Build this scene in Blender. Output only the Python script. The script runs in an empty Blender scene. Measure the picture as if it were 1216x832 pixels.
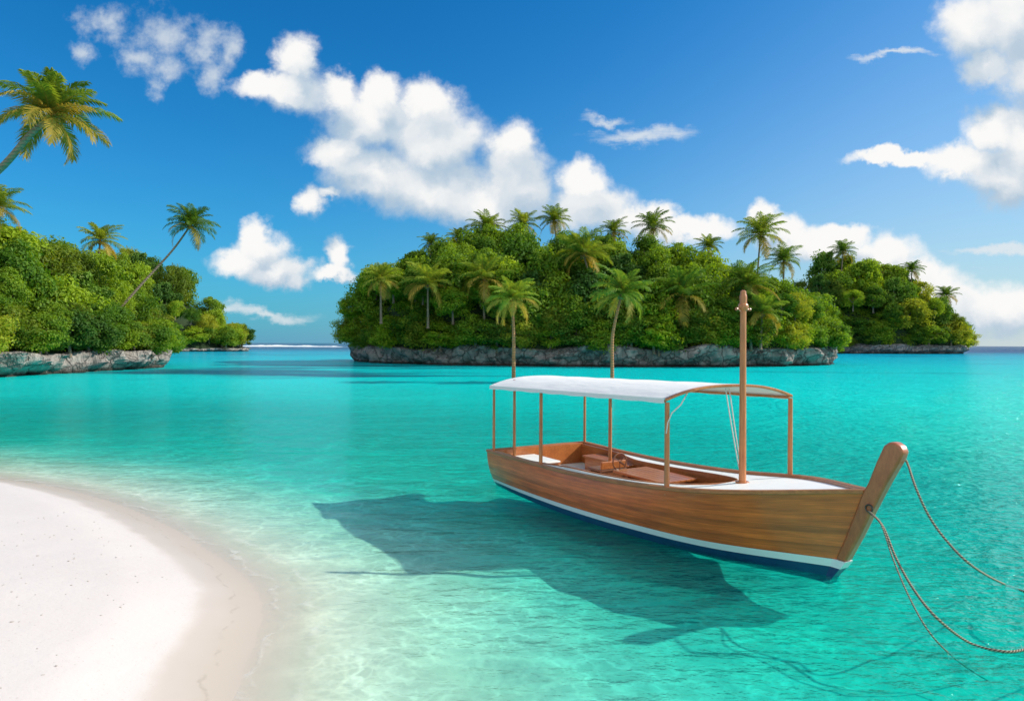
import bpy, bmesh, math, random
import numpy as np
from mathutils import Vector, Matrix, noise

# ------------------------------------------------------------------ camera, sky, sun
sc = bpy.context.scene
COL = sc.collection
rad = math.radians
F_PX, W_PX, CAM_H = 811.0, 1216.0, 3.0
cam = bpy.data.objects.new('camera', bpy.data.cameras.new('camera'))
COL.objects.link(cam)
cam.data.sensor_width = 36.0
cam.data.lens = F_PX / W_PX * 36.0
cam.data.shift_y = -8.0 / W_PX
cam.data.clip_start, cam.data.clip_end = 0.1, 30000.0
cam.matrix_world = Matrix.Translation((0, 0, CAM_H)) @ Matrix.Rotation(rad(90), 4, 'X') @ Matrix.Rotation(rad(0.27), 4, 'Z')
sc.camera = cam

SUN_EL, SUN_AZ = rad(33.0), rad(81.0)          # azimuth measured from +Y towards +X
SUN_DIR = Vector((math.cos(SUN_EL) * math.sin(SUN_AZ), math.cos(SUN_EL) * math.cos(SUN_AZ), math.sin(SUN_EL)))
SKY_STRENGTH = 0.13
sun = bpy.data.objects.new('sun', bpy.data.lights.new('sun', 'SUN'))
COL.objects.link(sun)
sun.data.energy = 5.0
sun.data.angle = rad(0.7)
sun.data.color = (1.0, 0.93, 0.82)
sun.rotation_euler = SUN_DIR.to_track_quat('Z', 'Y').to_euler()
sun.location = (30, 30, 40)

sc.view_settings.view_transform = 'Standard'
sc.view_settings.look = 'None'
sc.view_settings.exposure = 0.15
sc.view_settings.gamma = 1.0
sc.view_settings.use_curve_mapping = False
sc.cycles.use_denoising = True
sc.cycles.max_bounces = 6
sc.cycles.transparent_max_bounces = 16
sc.cycles.sample_clamp_indirect = 6.0
sc.cycles.caustics_reflective = False
sc.cycles.caustics_refractive = False


class NT:
    """small helper for node trees"""
    def __init__(self, tree):
        self.t = tree
        self.n = tree.nodes
        self.l = tree.links

    def new(self, typ, **kw):
        nd = self.n.new(typ)
        for k, v in kw.items():
            setattr(nd, k, v)
        return nd

    def put(self, sock, v):
        if isinstance(v, bpy.types.NodeSocket):
            self.l.new(v, sock)
        elif v is not None:
            if isinstance(v, (tuple, list)) and sock.type == 'RGBA' and len(v) == 3:
                v = (*v, 1.0)
            sock.default_value = v

    def math(self, op, a, b=None, c=None, clamp=False):
        nd = self.new('ShaderNodeMath', operation=op, use_clamp=clamp)
        self.put(nd.inputs[0], a)
        if b is not None: self.put(nd.inputs[1], b)
        if c is not None: self.put(nd.inputs[2], c)
        return nd.outputs[0]

    def vmath(self, op, a, b=None, c=None, out=0):
        nd = self.new('ShaderNodeVectorMath', operation=op)
        self.put(nd.inputs[0], a)
        if b is not None: self.put(nd.inputs['Scale' if op == 'SCALE' else 1], b)
        if c is not None: self.put(nd.inputs[2], c)
        return nd.outputs[out]

    def mix(self, f, a, b, blend='MIX'):
        nd = self.new('ShaderNodeMix', data_type='RGBA', blend_type=blend)
        self.put(nd.inputs[0], f); self.put(nd.inputs[6], a); self.put(nd.inputs[7], b)
        return nd.outputs[2]

    def noise(self, vec, scale, detail=4.0, rough=0.55, col=False, **kw):
        nd = self.new('ShaderNodeTexNoise', **kw)
        self.put(nd.inputs['Vector'], vec)
        nd.inputs['Scale'].default_value = scale
        nd.inputs['Detail'].default_value = detail
        nd.inputs['Roughness'].default_value = rough
        return nd.outputs['Color' if col else 0]

    def ramp(self, f, stops, interp='LINEAR'):
        nd = self.new('ShaderNodeValToRGB')
        cr = nd.color_ramp
        cr.interpolation = interp
        while len(cr.elements) < len(stops): cr.elements.new(0.5)
        for e, (p, c) in zip(cr.elements, stops):
            e.position = p
            e.color = (c, c, c, 1) if isinstance(c, (int, float)) else (*c, 1)
        self.put(nd.inputs[0], f)
        return nd.outputs[0]

    def smooth(self, f, a, b, lo=0.0, hi=1.0):
        nd = self.new('ShaderNodeMapRange', interpolation_type='SMOOTHSTEP')
        self.put(nd.inputs[0], f)
        nd.inputs[1].default_value, nd.inputs[2].default_value = a, b
        nd.inputs[3].default_value, nd.inputs[4].default_value = lo, hi
        return nd.outputs[0]


# clouds: (centre x, centre y, half width, half height) read off as directions ahead of +Y
BLOBS = [
    (350, 70, 28, 34), (312, 105, 40, 18), (348, 112, 48, 28), (398, 108, 26, 24), (455, 108, 27, 28), (440, 140, 62, 42),
    (507, 122, 34, 30), (520, 165, 64, 50), (606, 172, 36, 36), (612, 215, 48, 48), (400, 178, 42, 22), (445, 205, 62, 34),
    (510, 225, 85, 38), (575, 245, 85, 30), (690, 214, 38, 28), (700, 245, 58, 30), (745, 258, 50, 20), (782, 252, 28, 20),
    (810, 272, 70, 18), (372, 242, 22, 24), (395, 226, 18, 9),
    (303, 276, 24, 22), (290, 312, 44, 18), (328, 322, 44, 18), (312, 297, 36, 24), (398, 306, 20, 22), (394, 326, 28, 9),
    (1150, 30, 44, 46), (1200, 25, 60, 60), (1165, 80, 34, 24), (1225, 85, 50, 44), (1180, 150, 42, 28), (1150, 186, 60, 22),
    (1075, 184, 80, 9), (1195, 205, 46, 42), (1225, 165, 40, 60),
    (906, 256, 18, 18), (928, 278, 36, 24), (965, 290, 50, 24), (1000, 276, 30, 16), (1045, 300, 52, 26), (1090, 326, 55, 24),
    (1105, 355, 95, 36), (1190, 365, 90, 36),
]
SOFT = [(190, 42, 48, 34), (125, 26, 34, 20), (205, 76, 46, 20), (242, 54, 34, 26), (256, 86, 20, 26), (188, 100, 14, 16), (100, 62, 18, 13), (270, 60, 14, 30), (160, 66, 34, 14)]
WISPS = [(722, 138, 36, 9), (756, 158, 64, 12), (1190, 292, 80, 7), (1060, 66, 60, 6), (310, 372, 70, 10), (1080, 350, 120, 40)]


def tan_xy(px, py):
    return (px - 608.0) / F_PX, (408.0 - py) / F_PX


def cloud_group(name, blobs):
    g = bpy.data.node_groups.new(name, 'ShaderNodeTree')
    g.interface.new_socket('Vector', in_out='INPUT', socket_type='NodeSocketVector')
    g.interface.new_socket('Field', in_out='OUTPUT', socket_type='NodeSocketFloat')
    N = NT(g)
    gi, go = N.new('NodeGroupInput'), N.new('NodeGroupOutput')
    cur = None
    for (px, py, rx, ry) in blobs:
        x, y = tan_xy(px, py)
        ix, iy = F_PX / rx / 1.12, F_PX / ry / 1.12
        v = N.vmath('MULTIPLY_ADD', gi.outputs[0], (ix, iy, 0), (-x * ix, -y * iy, 0))
        d = N.vmath('DOT_PRODUCT', v, v, out=1)
        cur = d if cur is None else N.math('SMOOTH_MIN', cur, d, 0.35)
    f = N.math('SUBTRACT', 1.0, N.math('SQRT', N.math('MAXIMUM', cur, 0.0)))
    N.l.new(f, go.inputs[0])
    return g


world = bpy.data.worlds.new('World')
sc.world = world
world.use_nodes = True
N = NT(world.node_tree)
N.n.clear()
w_out = N.new('ShaderNodeOutputWorld')
bg = N.new('ShaderNodeBackground')
bg.inputs[1].default_value = SKY_STRENGTH
N.l.new(bg.outputs[0], w_out.inputs[0])
sky = N.new('ShaderNodeTexSky', sky_type='NISHITA')
sky.sun_disc = False
sky.sun_elevation = SUN_EL
sky.sun_rotation = SUN_AZ
sky.air_density, sky.dust_density, sky.ozone_density, sky.altitude = 1.0, 0.6, 2.5, 0.0
tc = N.new('ShaderNodeTexCoord')
dirv = tc.outputs['Generated']
sep = N.new('ShaderNodeSeparateXYZ'); N.l.new(dirv, sep.inputs[0])
sx, sy, sz = sep.outputs
hs = N.new('ShaderNodeHueSaturation')
N.l.new(sky.outputs[0], hs.inputs['Color'])
hs.inputs['Saturation'].default_value = 1.25
skycol = N.mix(1.0, hs.outputs[0], (0.09, 0.76, 1.02), 'MULTIPLY')
# moist air low over the sea, brightest towards the sun
hz = N.math('POWER', N.math('SUBTRACT', 1.0, N.math('MAXIMUM', sz, 0.0), clamp=True), N.math('MULTIPLY_ADD', N.smooth(sx, -0.1, 0.65), -3.8, 7.0))
toward = N.smooth(sx, -0.45, 0.60)
hazec = N.mix(toward, (1.05, 2.55, 4.3), (4.4, 4.75, 4.95))
hz = N.math('MULTIPLY', hz, N.math('MULTIPLY_ADD', toward, 0.25, 0.68))
skycol = N.mix(hz, skycol, hazec)
# directions ahead of the beach, as tangents
yy = N.math('MAXIMUM', sy, 0.05)
comb = N.new('ShaderNodeCombineXYZ')
N.put(comb.inputs[0], N.math('DIVIDE', sx, yy)); N.put(comb.inputs[1], N.math('DIVIDE', sz, yy))
P = comb.outputs[0]
wa = N.vmath('SUBTRACT', N.noise(P, 9.0, 6.0, 0.6, True), (0.5, 0.5, 0.5))
wb = N.vmath('SUBTRACT', N.noise(P, 34.0, 5.0, 0.6, True), (0.5, 0.5, 0.5))
Pw = N.vmath('ADD', N.vmath('MULTIPLY_ADD', wa, (0.075, 0.06, 0), P), N.vmath('MULTIPLY', wb, (0.03, 0.03, 0)))
gC = cloud_group('cloud_field', BLOBS)
c1 = N.new('ShaderNodeGroup', node_tree=gC); N.l.new(Pw, c1.inputs[0])
c2 = N.new('ShaderNodeGroup', node_tree=gC); N.l.new(N.vmath('ADD', Pw, (-0.012, 0.048, 0)), c2.inputs[0])
fbm = N.noise(P, 26.0, 8.0, 0.62)
f1 = N.math('ADD', c1.outputs[0], N.math('MULTIPLY', N.math('SUBTRACT', fbm, 0.5), 0.62))
dens = N.math('POWER', N.smooth(f1, -0.10, 0.50), 1.1)
# light on the clouds: towards the sun the field thins out -> bright, below it -> grey
grad = N.math('SUBTRACT', c1.outputs[0], c2.outputs[0])
lit = N.math('ADD', N.math('MULTIPLY', grad, 1.0), N.math('MULTIPLY', N.math('SUBTRACT', N.noise(Pw, 13.0, 5.0, 0.55), 0.5), 1.3))
lit = N.smooth(lit, -0.55, 0.80)
ccol = N.mix(lit, (3.1, 4.0, 4.9), (6.7, 6.65, 6.55))
gW = cloud_group('wisp_field', WISPS)
cw = N.new('ShaderNodeGroup', node_tree=gW); N.l.new(Pw, cw.inputs[0])
wn = N.noise(N.vmath('MULTIPLY', P, (10.0, 46.0, 0)), 1.0, 7.0, 0.65)
wd = N.math('MULTIPLY', N.smooth(N.math('ADD', cw.outputs[0], N.math('MULTIPLY', N.math('SUBTRACT', wn, 0.5), 1.7)), 0.0, 0.9), 0.8)
gS = cloud_group('thin_cloud_field', SOFT)
cs = N.new('ShaderNodeGroup', node_tree=gS); N.l.new(Pw, cs.inputs[0])
sd_ = N.math('MULTIPLY', N.smooth(N.math('ADD', cs.outputs[0], N.math('MULTIPLY', N.math('SUBTRACT', fbm, 0.5), 2.7)), -0.1, 1.3), 0.75)
front = N.smooth(sy, 0.12, 0.3)
above = N.smooth(sz, -0.002, 0.012)
fm = N.math('MULTIPLY', front, above)
# behind the viewer: unseen cloud bank added to brighten the shaded hull and islands
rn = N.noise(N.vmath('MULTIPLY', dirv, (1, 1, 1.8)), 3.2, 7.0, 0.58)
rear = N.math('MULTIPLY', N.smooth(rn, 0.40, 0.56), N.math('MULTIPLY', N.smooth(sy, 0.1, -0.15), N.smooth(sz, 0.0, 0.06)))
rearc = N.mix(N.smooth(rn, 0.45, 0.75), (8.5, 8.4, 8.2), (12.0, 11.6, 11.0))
col = N.mix(N.math('MULTIPLY', wd, fm), skycol, (5.4, 5.7, 5.9))
col = N.mix(N.math('MULTIPLY', sd_, fm), col, (5.0, 5.4, 5.7))
col = N.mix(N.math('MULTIPLY', dens, fm), col, ccol)
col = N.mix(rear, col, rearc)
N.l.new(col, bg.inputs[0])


# ------------------------------------------------------------------ helpers
def tag(o, label=None, cat=None, group=None, kind=None):
    if label: o['label'] = label
    if cat: o['category'] = cat
    if group: o['group'] = group
    if kind: o['kind'] = kind
    return o


def empty(name, loc=(0, 0, 0), rz=0.0):
    o = bpy.data.objects.new(name, None)
    o.empty_display_size = 0.3
    o.location = loc
    o.rotation_euler = (0, 0, rz)
    COL.objects.link(o)
    return o


def link(name, me, parent=None, mats=()):
    for m in mats: me.materials.append(m)
    o = bpy.data.objects.new(name, me)
    COL.objects.link(o)
    if parent is not None: o.parent = parent
    return o


def np_mesh(name, verts, quads, smooth=False, mat_idx=None):
    me = bpy.data.meshes.new(name)
    verts = np.asarray(verts, dtype=np.float32); quads = np.asarray(quads, dtype=np.int32)
    k = quads.shape[1]
    me.vertices.add(len(verts)); me.vertices.foreach_set('co', verts.ravel())
    me.loops.add(quads.size); me.loops.foreach_set('vertex_index', quads.ravel())
    me.polygons.add(len(quads))
    me.polygons.foreach_set('loop_start', np.arange(0, quads.size, k, dtype=np.int32))
    if mat_idx is not None: me.polygons.foreach_set('material_index', np.asarray(mat_idx, dtype=np.int32))
    me.polygons.foreach_set('use_smooth', np.full(len(quads), smooth))
    me.update(calc_edges=True)
    return me


class MB:
    """collects shapes, builds ONE mesh object"""
    def __init__(self):
        self.v, self.f, self.uv = [], [], {}

    def add(self, vs, fs, uvs=None):
        o = len(self.v)
        self.v += [tuple(v) for v in vs]
        for f in fs: self.f.append(tuple(i + o for i in f))
        if uvs is not None:
            for i, t in enumerate(uvs): self.uv[o + i] = t

    def box(self, lo, hi):
        (a, b, c), (d, e, g) = lo, hi
        self.add([(a, b, c), (d, b, c), (d, e, c), (a, e, c), (a, b, g), (d, b, g), (d, e, g), (a, e, g)],
                 [(0, 3, 2, 1), (4, 5, 6, 7), (0, 1, 5, 4), (1, 2, 6, 5), (2, 3, 7, 6), (3, 0, 4, 7)])

    def grid(self, rows, uvs=None, flip=False, close=False):
        n, m = len(rows), len(rows[0])
        vs = [p for r in rows for p in r]
        fs = []
        for i in range(n - 1):
            for j in range(m if close else m - 1):
                k = (j + 1) % m
                q = (i * m + j, i * m + k, (i + 1) * m + k, (i + 1) * m + j)
                fs.append(q[::-1] if flip else q)
        self.add(vs, fs, [t for r in uvs for t in r] if uvs else None)

    def tube(self, pts, r, seg=10, caps=True):
        pts = [Vector(p) for p in pts]
        rs = r if isinstance(r, (list, tuple)) else [r] * len(pts)
        rows = []
        prev = None
        for i, p in enumerate(pts):
            t = (pts[min(i + 1, len(pts) - 1)] - pts[max(i - 1, 0)]).normalized()
            if prev is None:
                a = t.orthogonal().normalized()
            else:
                a = (prev - t * prev.dot(t)).normalized()
            prev = a
            b = t.cross(a)
            rows.append([p + (a * math.cos(2 * math.pi * k / seg) + b * math.sin(2 * math.pi * k / seg)) * rs[i] for k in range(seg)])
        o = len(self.v)
        self.grid(rows, close=True)
        if caps:
            self.f.append(tuple(o + k for k in range(seg))[::-1])
            e = o + (len(rows) - 1) * seg
            self.f.append(tuple(e + k for k in range(seg)))

    def prism(self, poly, axis_lo, axis_hi):
        """polygon in (x,z) pushed along y"""
        n = len(poly)
        vs = [(x, axis_lo, z) for x, z in poly] + [(x, axis_hi, z) for x, z in poly]
        fs = [tuple(range(n)), tuple(range(2 * n - 1, n - 1, -1))] + [(i, i + n, (i + 1) % n + n, (i + 1) % n) for i in range(n)]
        self.add(vs, fs)

    def build(self, name, mat, parent=None, smooth=False, bevel=0.0, seg=2):
        me = bpy.data.meshes.new(name)
        me.from_pydata(self.v, [], self.f)
        if self.uv:
            uvl = me.uv_layers.new(name='UVMap')
            for lp in me.loops:
                uvl.data[lp.index].uv = self.uv.get(lp.vertex_index, (0, 0))
        bm = bmesh.new(); bm.from_mesh(me)
        bmesh.ops.recalc_face_normals(bm, faces=bm.faces)
        bm.to_mesh(me); bm.free()
        if smooth:
            me.polygons.foreach_set('use_smooth', [True] * len(me.polygons))
            try: me.set_sharp_from_angle(angle=rad(40))
            except Exception: pass
        o = link(name, me, parent, [mat])
        if bevel:
            md = o.modifiers.new('bevel', 'BEVEL')
            md.width, md.segments, md.limit_method, md.angle_limit = bevel, seg, 'ANGLE', rad(35)
        return o


def mat(name):
    m = bpy.data.materials.new(name)
    m.use_nodes = True
    N = NT(m.node_tree)
    N.n.clear()
    out = N.new('ShaderNodeOutputMaterial')
    return m, N, out


def principled(N, out, color, rough=0.5, normal=None, coat=0.0, spec=0.5, coat_rough=0.1):
    p = N.new('ShaderNodeBsdfPrincipled')
    N.put(p.inputs['Base Color'], color)
    N.put(p.inputs['Roughness'], rough)
    N.put(p.inputs['Coat Weight'], coat)
    p.inputs['Coat Roughness'].default_value = coat_rough
    p.inputs['Specular IOR Level'].default_value = spec
    if normal is not None: N.put(p.inputs['Normal'], normal)
    N.l.new(p.outputs[0], out.inputs[0])
    return p


def bump(N, h, strength=0.3, dist=0.01):
    b = N.new('ShaderNodeBump')
    b.inputs['Strength'].default_value = strength
    b.inputs['Distance'].default_value = dist
    N.put(b.inputs['Height'], h)
    return b.outputs[0]


# ------------------------------------------------------------------ materials
def wood_material(name, dark, light, stretch, use_uv=False, rough=0.35, coat=0.25, planks=0):
    m, N, out = mat(name)
    tc = N.new('ShaderNodeTexCoord')
    src = tc.outputs['UV'] if use_uv else tc.outputs['Object']
    v = N.vmath('MULTIPLY', src, stretch)
    n1 = N.noise(v, 1.0, 5.0, 0.6)
    n2 = N.noise(N.vmath('MULTIPLY', v, (2.0, 4.5, 4.5)), 1.0, 6.0, 0.65)
    n3 = N.noise(src, 1.3 if use_uv else 2.5, 2.0, 0.5)
    f = N.math('ADD', N.math('MULTIPLY', n1, 0.6), N.math('MULTIPLY', n2, 0.4))
    f = N.math('ADD', f, N.math('MULTIPLY', N.math('SUBTRACT', n3, 0.5), 0.35))
    c = N.ramp(f, [(0.28, dark), (0.5, tuple((a + b) / 2 for a, b in zip(dark, light))), (0.72, light)])
    h = n2
    if planks:
        s = N.new('ShaderNodeSeparateXYZ'); N.l.new(src, s.inputs[0])
        fr = N.math('FRACT', N.math('MULTIPLY', s.outputs[1], planks))
        idx = N.math('FLOOR', N.math('MULTIPLY', s.outputs[1], planks))
        wn = N.new('ShaderNodeTexWhiteNoise', noise_dimensions='1D'); N.l.new(idx, wn.inputs['W'])
        tone = N.math('MULTIPLY_ADD', wn.outputs[0], 0.42, 0.80)
        c = N.mix(1.0, c, tone, 'MULTIPLY')
        seam = N.smooth(N.math('ABSOLUTE', N.math('SUBTRACT', fr, 0.5)), 0.47, 0.5)
        c = N.mix(N.math('MULTIPLY', seam, 0.7), c, (0.05, 0.02, 0.01))
        h = N.math('SUBTRACT', n2, N.math('MULTIPLY', seam, 1.5))
    principled(N, out, c, rough, bump(N, h, 0.25, 0.003), coat)
    return m


M_HULL = wood_material('varnished_hull_planks', (0.32, 0.050, 0.008), (0.88, 0.185, 0.028), (1.6, 14, 1), True, 0.33, 0.5, 11)
M_WOOD = wood_material('varnished_wood', (0.26, 0.070, 0.018), (0.56, 0.19, 0.05), (3, 30, 30), False, 0.35, 0.4)
M_POST = wood_material('varnished_post_wood', (0.32, 0.095, 0.028), (0.66, 0.25, 0.08), (40, 40, 3), False, 0.35, 0.3)
M_STEM = wood_material('red_stem_wood', (0.30, 0.075, 0.022), (0.56, 0.17, 0.055), (14, 30, 4), False, 0.38, 0.35)
M_DARKWOOD = wood_material('dark_coaming_wood', (0.12, 0.04, 0.016), (0.30, 0.11, 0.04), (3, 30, 30), False, 0.4, 0.3)


def paint(name, c, rough=0.4, var=0.06, coat=0.0):
    m, N, out = mat(name)
    tc = N.new('ShaderNodeTexCoord')
    n = N.noise(tc.outputs['Object'], 3.0, 5.0, 0.6)
    k = N.math('MULTIPLY_ADD', n, var * 2, 1.0 - var)
    principled(N, out, N.mix(1.0, c, k, 'MULTIPLY'), rough, None, coat)
    return m


M_WHITE = paint('white_deck_paint', (0.80, 0.79, 0.77), 0.45, 0.07)
M_STRIPE = paint('white_stripe_paint', (0.80, 0.81, 0.81), 0.35, 0.04, 0.2)
M_BLUE = paint('navy_bottom_paint', (0.008, 0.045, 0.13), 0.35, 0.2, 0.3)
M_DARK = paint('dark_metal', (0.05, 0.045, 0.04), 0.4, 0.2)

m, N, out = mat('canvas')
tc = N.new('ShaderNodeTexCoord')
n = N.noise(N.vmath('MULTIPLY', tc.outputs['Object'], (1.2, 3.0, 1.0)), 1.5, 4.0, 0.5)
wv = N.noise(tc.outputs['Object'], 250.0, 1.0, 0.5)
so_ = N.new('ShaderNodeSeparateXYZ'); N.l.new(tc.outputs['Object'], so_.inputs[0])
seam_c = N.smooth(N.math('ABSOLUTE', N.math('SUBTRACT', N.math('FRACT', N.math('MULTIPLY', so_.outputs[0], 0.93)), 0.5)), 0.485, 0.5)
d = N.new('ShaderNodeBsdfDiffuse'); N.put(d.inputs[0], N.mix(n, (0.86, 0.86, 0.85), (0.90, 0.895, 0.88)))
N.put(d.inputs['Normal'], bump(N, N.math('ADD', N.math('MULTIPLY', seam_c, 1.2), N.math('ADD', N.math('MULTIPLY', n, 6.0), N.math('MULTIPLY', wv, 0.2))), 0.25, 0.02))
t = N.new('ShaderNodeBsdfTranslucent'); N.put(t.inputs[0], (0.7, 0.7, 0.66))
ms = N.new('ShaderNodeMixShader'); ms.inputs[0].default_value = 0.22
N.l.new(d.outputs[0], ms.inputs[1]); N.l.new(t.outputs[0], ms.inputs[2]); N.l.new(ms.outputs[0], out.inputs[0])
M_CANVAS = m

m, N, out = mat('rope')
tc = N.new('ShaderNodeTexCoord')
s = N.new('ShaderNodeSeparateXYZ'); N.l.new(tc.outputs['UV'], s.inputs[0])
tw = N.math('SINE', N.math('MULTIPLY', N.math('ADD', N.math('MULTIPLY', s.outputs[0], 14.0), s.outputs[1]), 12.566))
c = N.mix(N.smooth(tw, -0.8, 0.6), (0.13, 0.10, 0.06), (0.42, 0.36, 0.26))
principled(N, out, c, 0.85, bump(N, tw, 0.8, 0.006))
M_ROPE = m


def foliage(name, dark, light, transl, tmix=0.35, scale=0.55):
    m, N, out = mat(name)
    tc = N.new('ShaderNodeTexCoord')
    oi = N.new('ShaderNodeObjectInfo')
    gn = N.new('ShaderNodeNewGeometry')
    n1 = N.noise(tc.outputs['Object'], scale, 3.0, 0.6)
    n2 = N.noise(tc.outputs['Object'], 5.0, 2.0, 0.6)
    f = N.math('ADD', N.math('MULTIPLY', n1, 0.7), N.math('MULTIPLY', n2, 0.4))
    f = N.math('ADD', f, N.math('MULTIPLY_ADD', oi.outputs['Random'], 0.35, -0.22))
    f = N.smooth(f, 0.30, 0.78)
    c = N.mix(f, dark, light)
    d = N.new('ShaderNodeBsdfDiffuse'); N.put(d.inputs[0], c)
    t = N.new('ShaderNodeBsdfTranslucent'); N.put(t.inputs[0], N.mix(1.0, c, transl, 'MULTIPLY'))
    ms = N.new('ShaderNodeMixShader'); ms.inputs[0].default_value = tmix
    N.l.new(d.outputs[0], ms.inputs[1]); N.l.new(t.outputs[0], ms.inputs[2])
    gl = N.new('ShaderNodeBsdfGlossy'); gl.inputs['Roughness'].default_value = 0.6
    N.put(gl.inputs[0], (0.8, 0.85, 0.8))
    m2 = N.new('ShaderNodeMixShader'); m2.inputs[0].default_value = 0.018
    N.l.new(ms.outputs[0], m2.inputs[1]); N.l.new(gl.outputs[0], m2.inputs[2])
    N.l.new(m2.outputs[0], out.inputs[0])
    return m


M_LEAF = foliage('broad_leaves', (0.075, 0.175, 0.012), (0.31, 0.42, 0.018), (1.6, 1.5, 0.6), 0.45)
M_LEAFDARK = foliage('dark_glossy_leaves', (0.045, 0.115, 0.014), (0.15, 0.26, 0.022), (1.5, 1.5, 0.7), 0.35)
M_LEAFPALE = foliage('pale_yellow_leaves', (0.12, 0.19, 0.014), (0.40, 0.42, 0.03), (1.5, 1.4, 0.6), 0.5)
M_FROND = foliage('palm_fronds', (0.085, 0.170, 0.020), (0.30, 0.35, 0.04), (1.6, 1.5, 0.6), 0.40, 0.8)
M_OLD_SUNLIT_FROND = foliage('yellow_old_sunlit_fronds', (0.26, 0.22, 0.03), (0.48, 0.34, 0.06), (1.5, 1.3, 0.6), 0.40, 0.8)

m, N, out = mat('palm_bark')
tc = N.new('ShaderNodeTexCoord')
s = N.new('ShaderNodeSeparateXYZ'); N.l.new(tc.outputs['Object'], s.inputs[0])
ring = N.math('SINE', N.math('MULTIPLY', N.math('ADD', s.outputs[2], N.math('MULTIPLY', N.noise(tc.outputs['Object'], 2.0, 3.0), 0.25)), 30.0))
n = N.noise(tc.outputs['Object'], 4.0, 5.0, 0.6)
c = N.mix(n, (0.16, 0.10, 0.065), (0.40, 0.30, 0.21))
c = N.mix(N.math('MULTIPLY', N.smooth(ring, 0.3, 1.0), 0.4), c, (0.10, 0.07, 0.05))
principled(N, out, c, 0.85, bump(N, ring, 0.5, 0.03))
M_BARK = m

m, N, out = mat('reddish_palm_bark')
tc = N.new('ShaderNodeTexCoord')
s = N.new('ShaderNodeSeparateXYZ'); N.l.new(tc.outputs['Object'], s.inputs[0])
ring = N.math('SINE', N.math('MULTIPLY', s.outputs[2], 30.0))
n = N.noise(tc.outputs['Object'], 3.0, 5.0, 0.6)
c = N.mix(n, (0.26, 0.10, 0.04), (0.55, 0.26, 0.11))
principled(N, out, c, 0.8, bump(N, ring, 0.5, 0.03))
M_REDBARK = m

m, N, out = mat('limestone')
tc = N.new('ShaderNodeTexCoord')
gp = N.new('ShaderNodeNewGeometry')
pos = gp.outputs['Position']
n1 = N.noise(pos, 0.55, 8.0, 0.65)
n2 = N.noise(N.vmath('MULTIPLY', pos, (1.6, 1.6, 0.35)), 1.0, 7.0, 0.65)
vo = N.new('ShaderNodeTexVoronoi', feature='DISTANCE_TO_EDGE'); N.put(vo.inputs['Vector'], N.vmath('ADD', pos, N.vmath('SCALE', N.noise(pos, 0.8, 4.0, 0.6, True), 2.0)))
vo.inputs['Scale'].default_value = 0.55
crack = N.smooth(vo.outputs['Distance'], 0.0, 0.09)
c = N.ramp(N.math('ADD', N.math('MULTIPLY', n1, 0.5), N.math('MULTIPLY', n2, 0.5)),
           [(0.30, (0.09, 0.083, 0.078)), (0.46, (0.25, 0.228, 0.21)), (0.60, (0.39, 0.355, 0.325)), (0.75, (0.52, 0.48, 0.44))])
c = N.mix(N.math('MULTIPLY', N.math('SUBTRACT', 1.0, crack), 0.7), c, (0.05, 0.045, 0.04))
sp = N.new('ShaderNodeSeparateXYZ'); N.l.new(pos, sp.inputs[0])
height_mask = N.smooth(N.math('ADD', sp.outputs[2], N.math('MULTIPLY', n1, 0.4)), 0.35, 0.75)
c = N.mix(height_mask, (0.035, 0.033, 0.026), c)  # rock colour darkens towards the waterline
hh = N.math('ADD', N.math('MULTIPLY', n2, 1.0), N.math('MULTIPLY', crack, 0.3))
principled(N, out, c, 0.9, bump(N, hh, 0.9, 0.5))
M_ROCK = m

m, N, out = mat('forest_soil')
pos = N.new('ShaderNodeNewGeometry').outputs['Position']
principled(N, out, N.mix(N.noise(pos, 0.8, 5.0), (0.010, 0.028, 0.006), (0.022, 0.045, 0.010)), 0.95)
M_SOIL = m

# ------------------------------------------------------------------ beach and seabed
SHORE_PX = [(-160, 548), (0, 569), (60, 578), (130, 596), (200, 626), (254, 660), (291, 688), (307, 714), (305, 745), (287, 792), (270, 840), (244, 920), (165, 1120)]
ROLL = rad(0.27)


def on_plane(px, py, z=0.0):
    c, s = math.cos(ROLL), math.sin(ROLL)
    dx, dy = px - 608.0, py - 408.0
    x, y = dx * c + dy * s, dy * c - dx * s
    d = (CAM_H - z) * F_PX / y
    return x / F_PX * d, d


def at(px, py, Y):
    """point at distance Y seen in the direction of a photo pixel"""
    c, s = math.cos(ROLL), math.sin(ROLL)
    dx, dy = px - 608.0, py - 408.0
    x, y = dx * c + dy * s, dy * c - dx * s
    return Vector((x / F_PX * Y, Y, CAM_H - y / F_PX * Y))


def catmull(pts, per=8, closed=False):
    pts = [np.array(p, float) for p in pts]
    n = len(pts)
    res = []
    for i in range(n if closed else n - 1):
        g = (lambda k: pts[k % n]) if closed else (lambda k: pts[max(0, min(n - 1, k))])
        p0, p1, p2, p3 = g(i - 1), g(i), g(i + 1), g(i + 2)
        for k in range(per):
            f = k / per
            res.append(.5 * (2 * p1 + (p2 - p0) * f + (2 * p0 - 5 * p1 + 4 * p2 - p3) * f ** 2 + (3 * p1 - p0 - 3 * p2 + p3) * f ** 3))
    if not closed: res.append(pts[-1])
    return np.array(res)


SHORE = catmull([on_plane(*p) for p in SHORE_PX], 6)
SHORE_POLY = np.vstack([SHORE, [(-3, -6), (-30, -20), (-70, 0), (-60, 14), (-30, 16.5)]])


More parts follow.
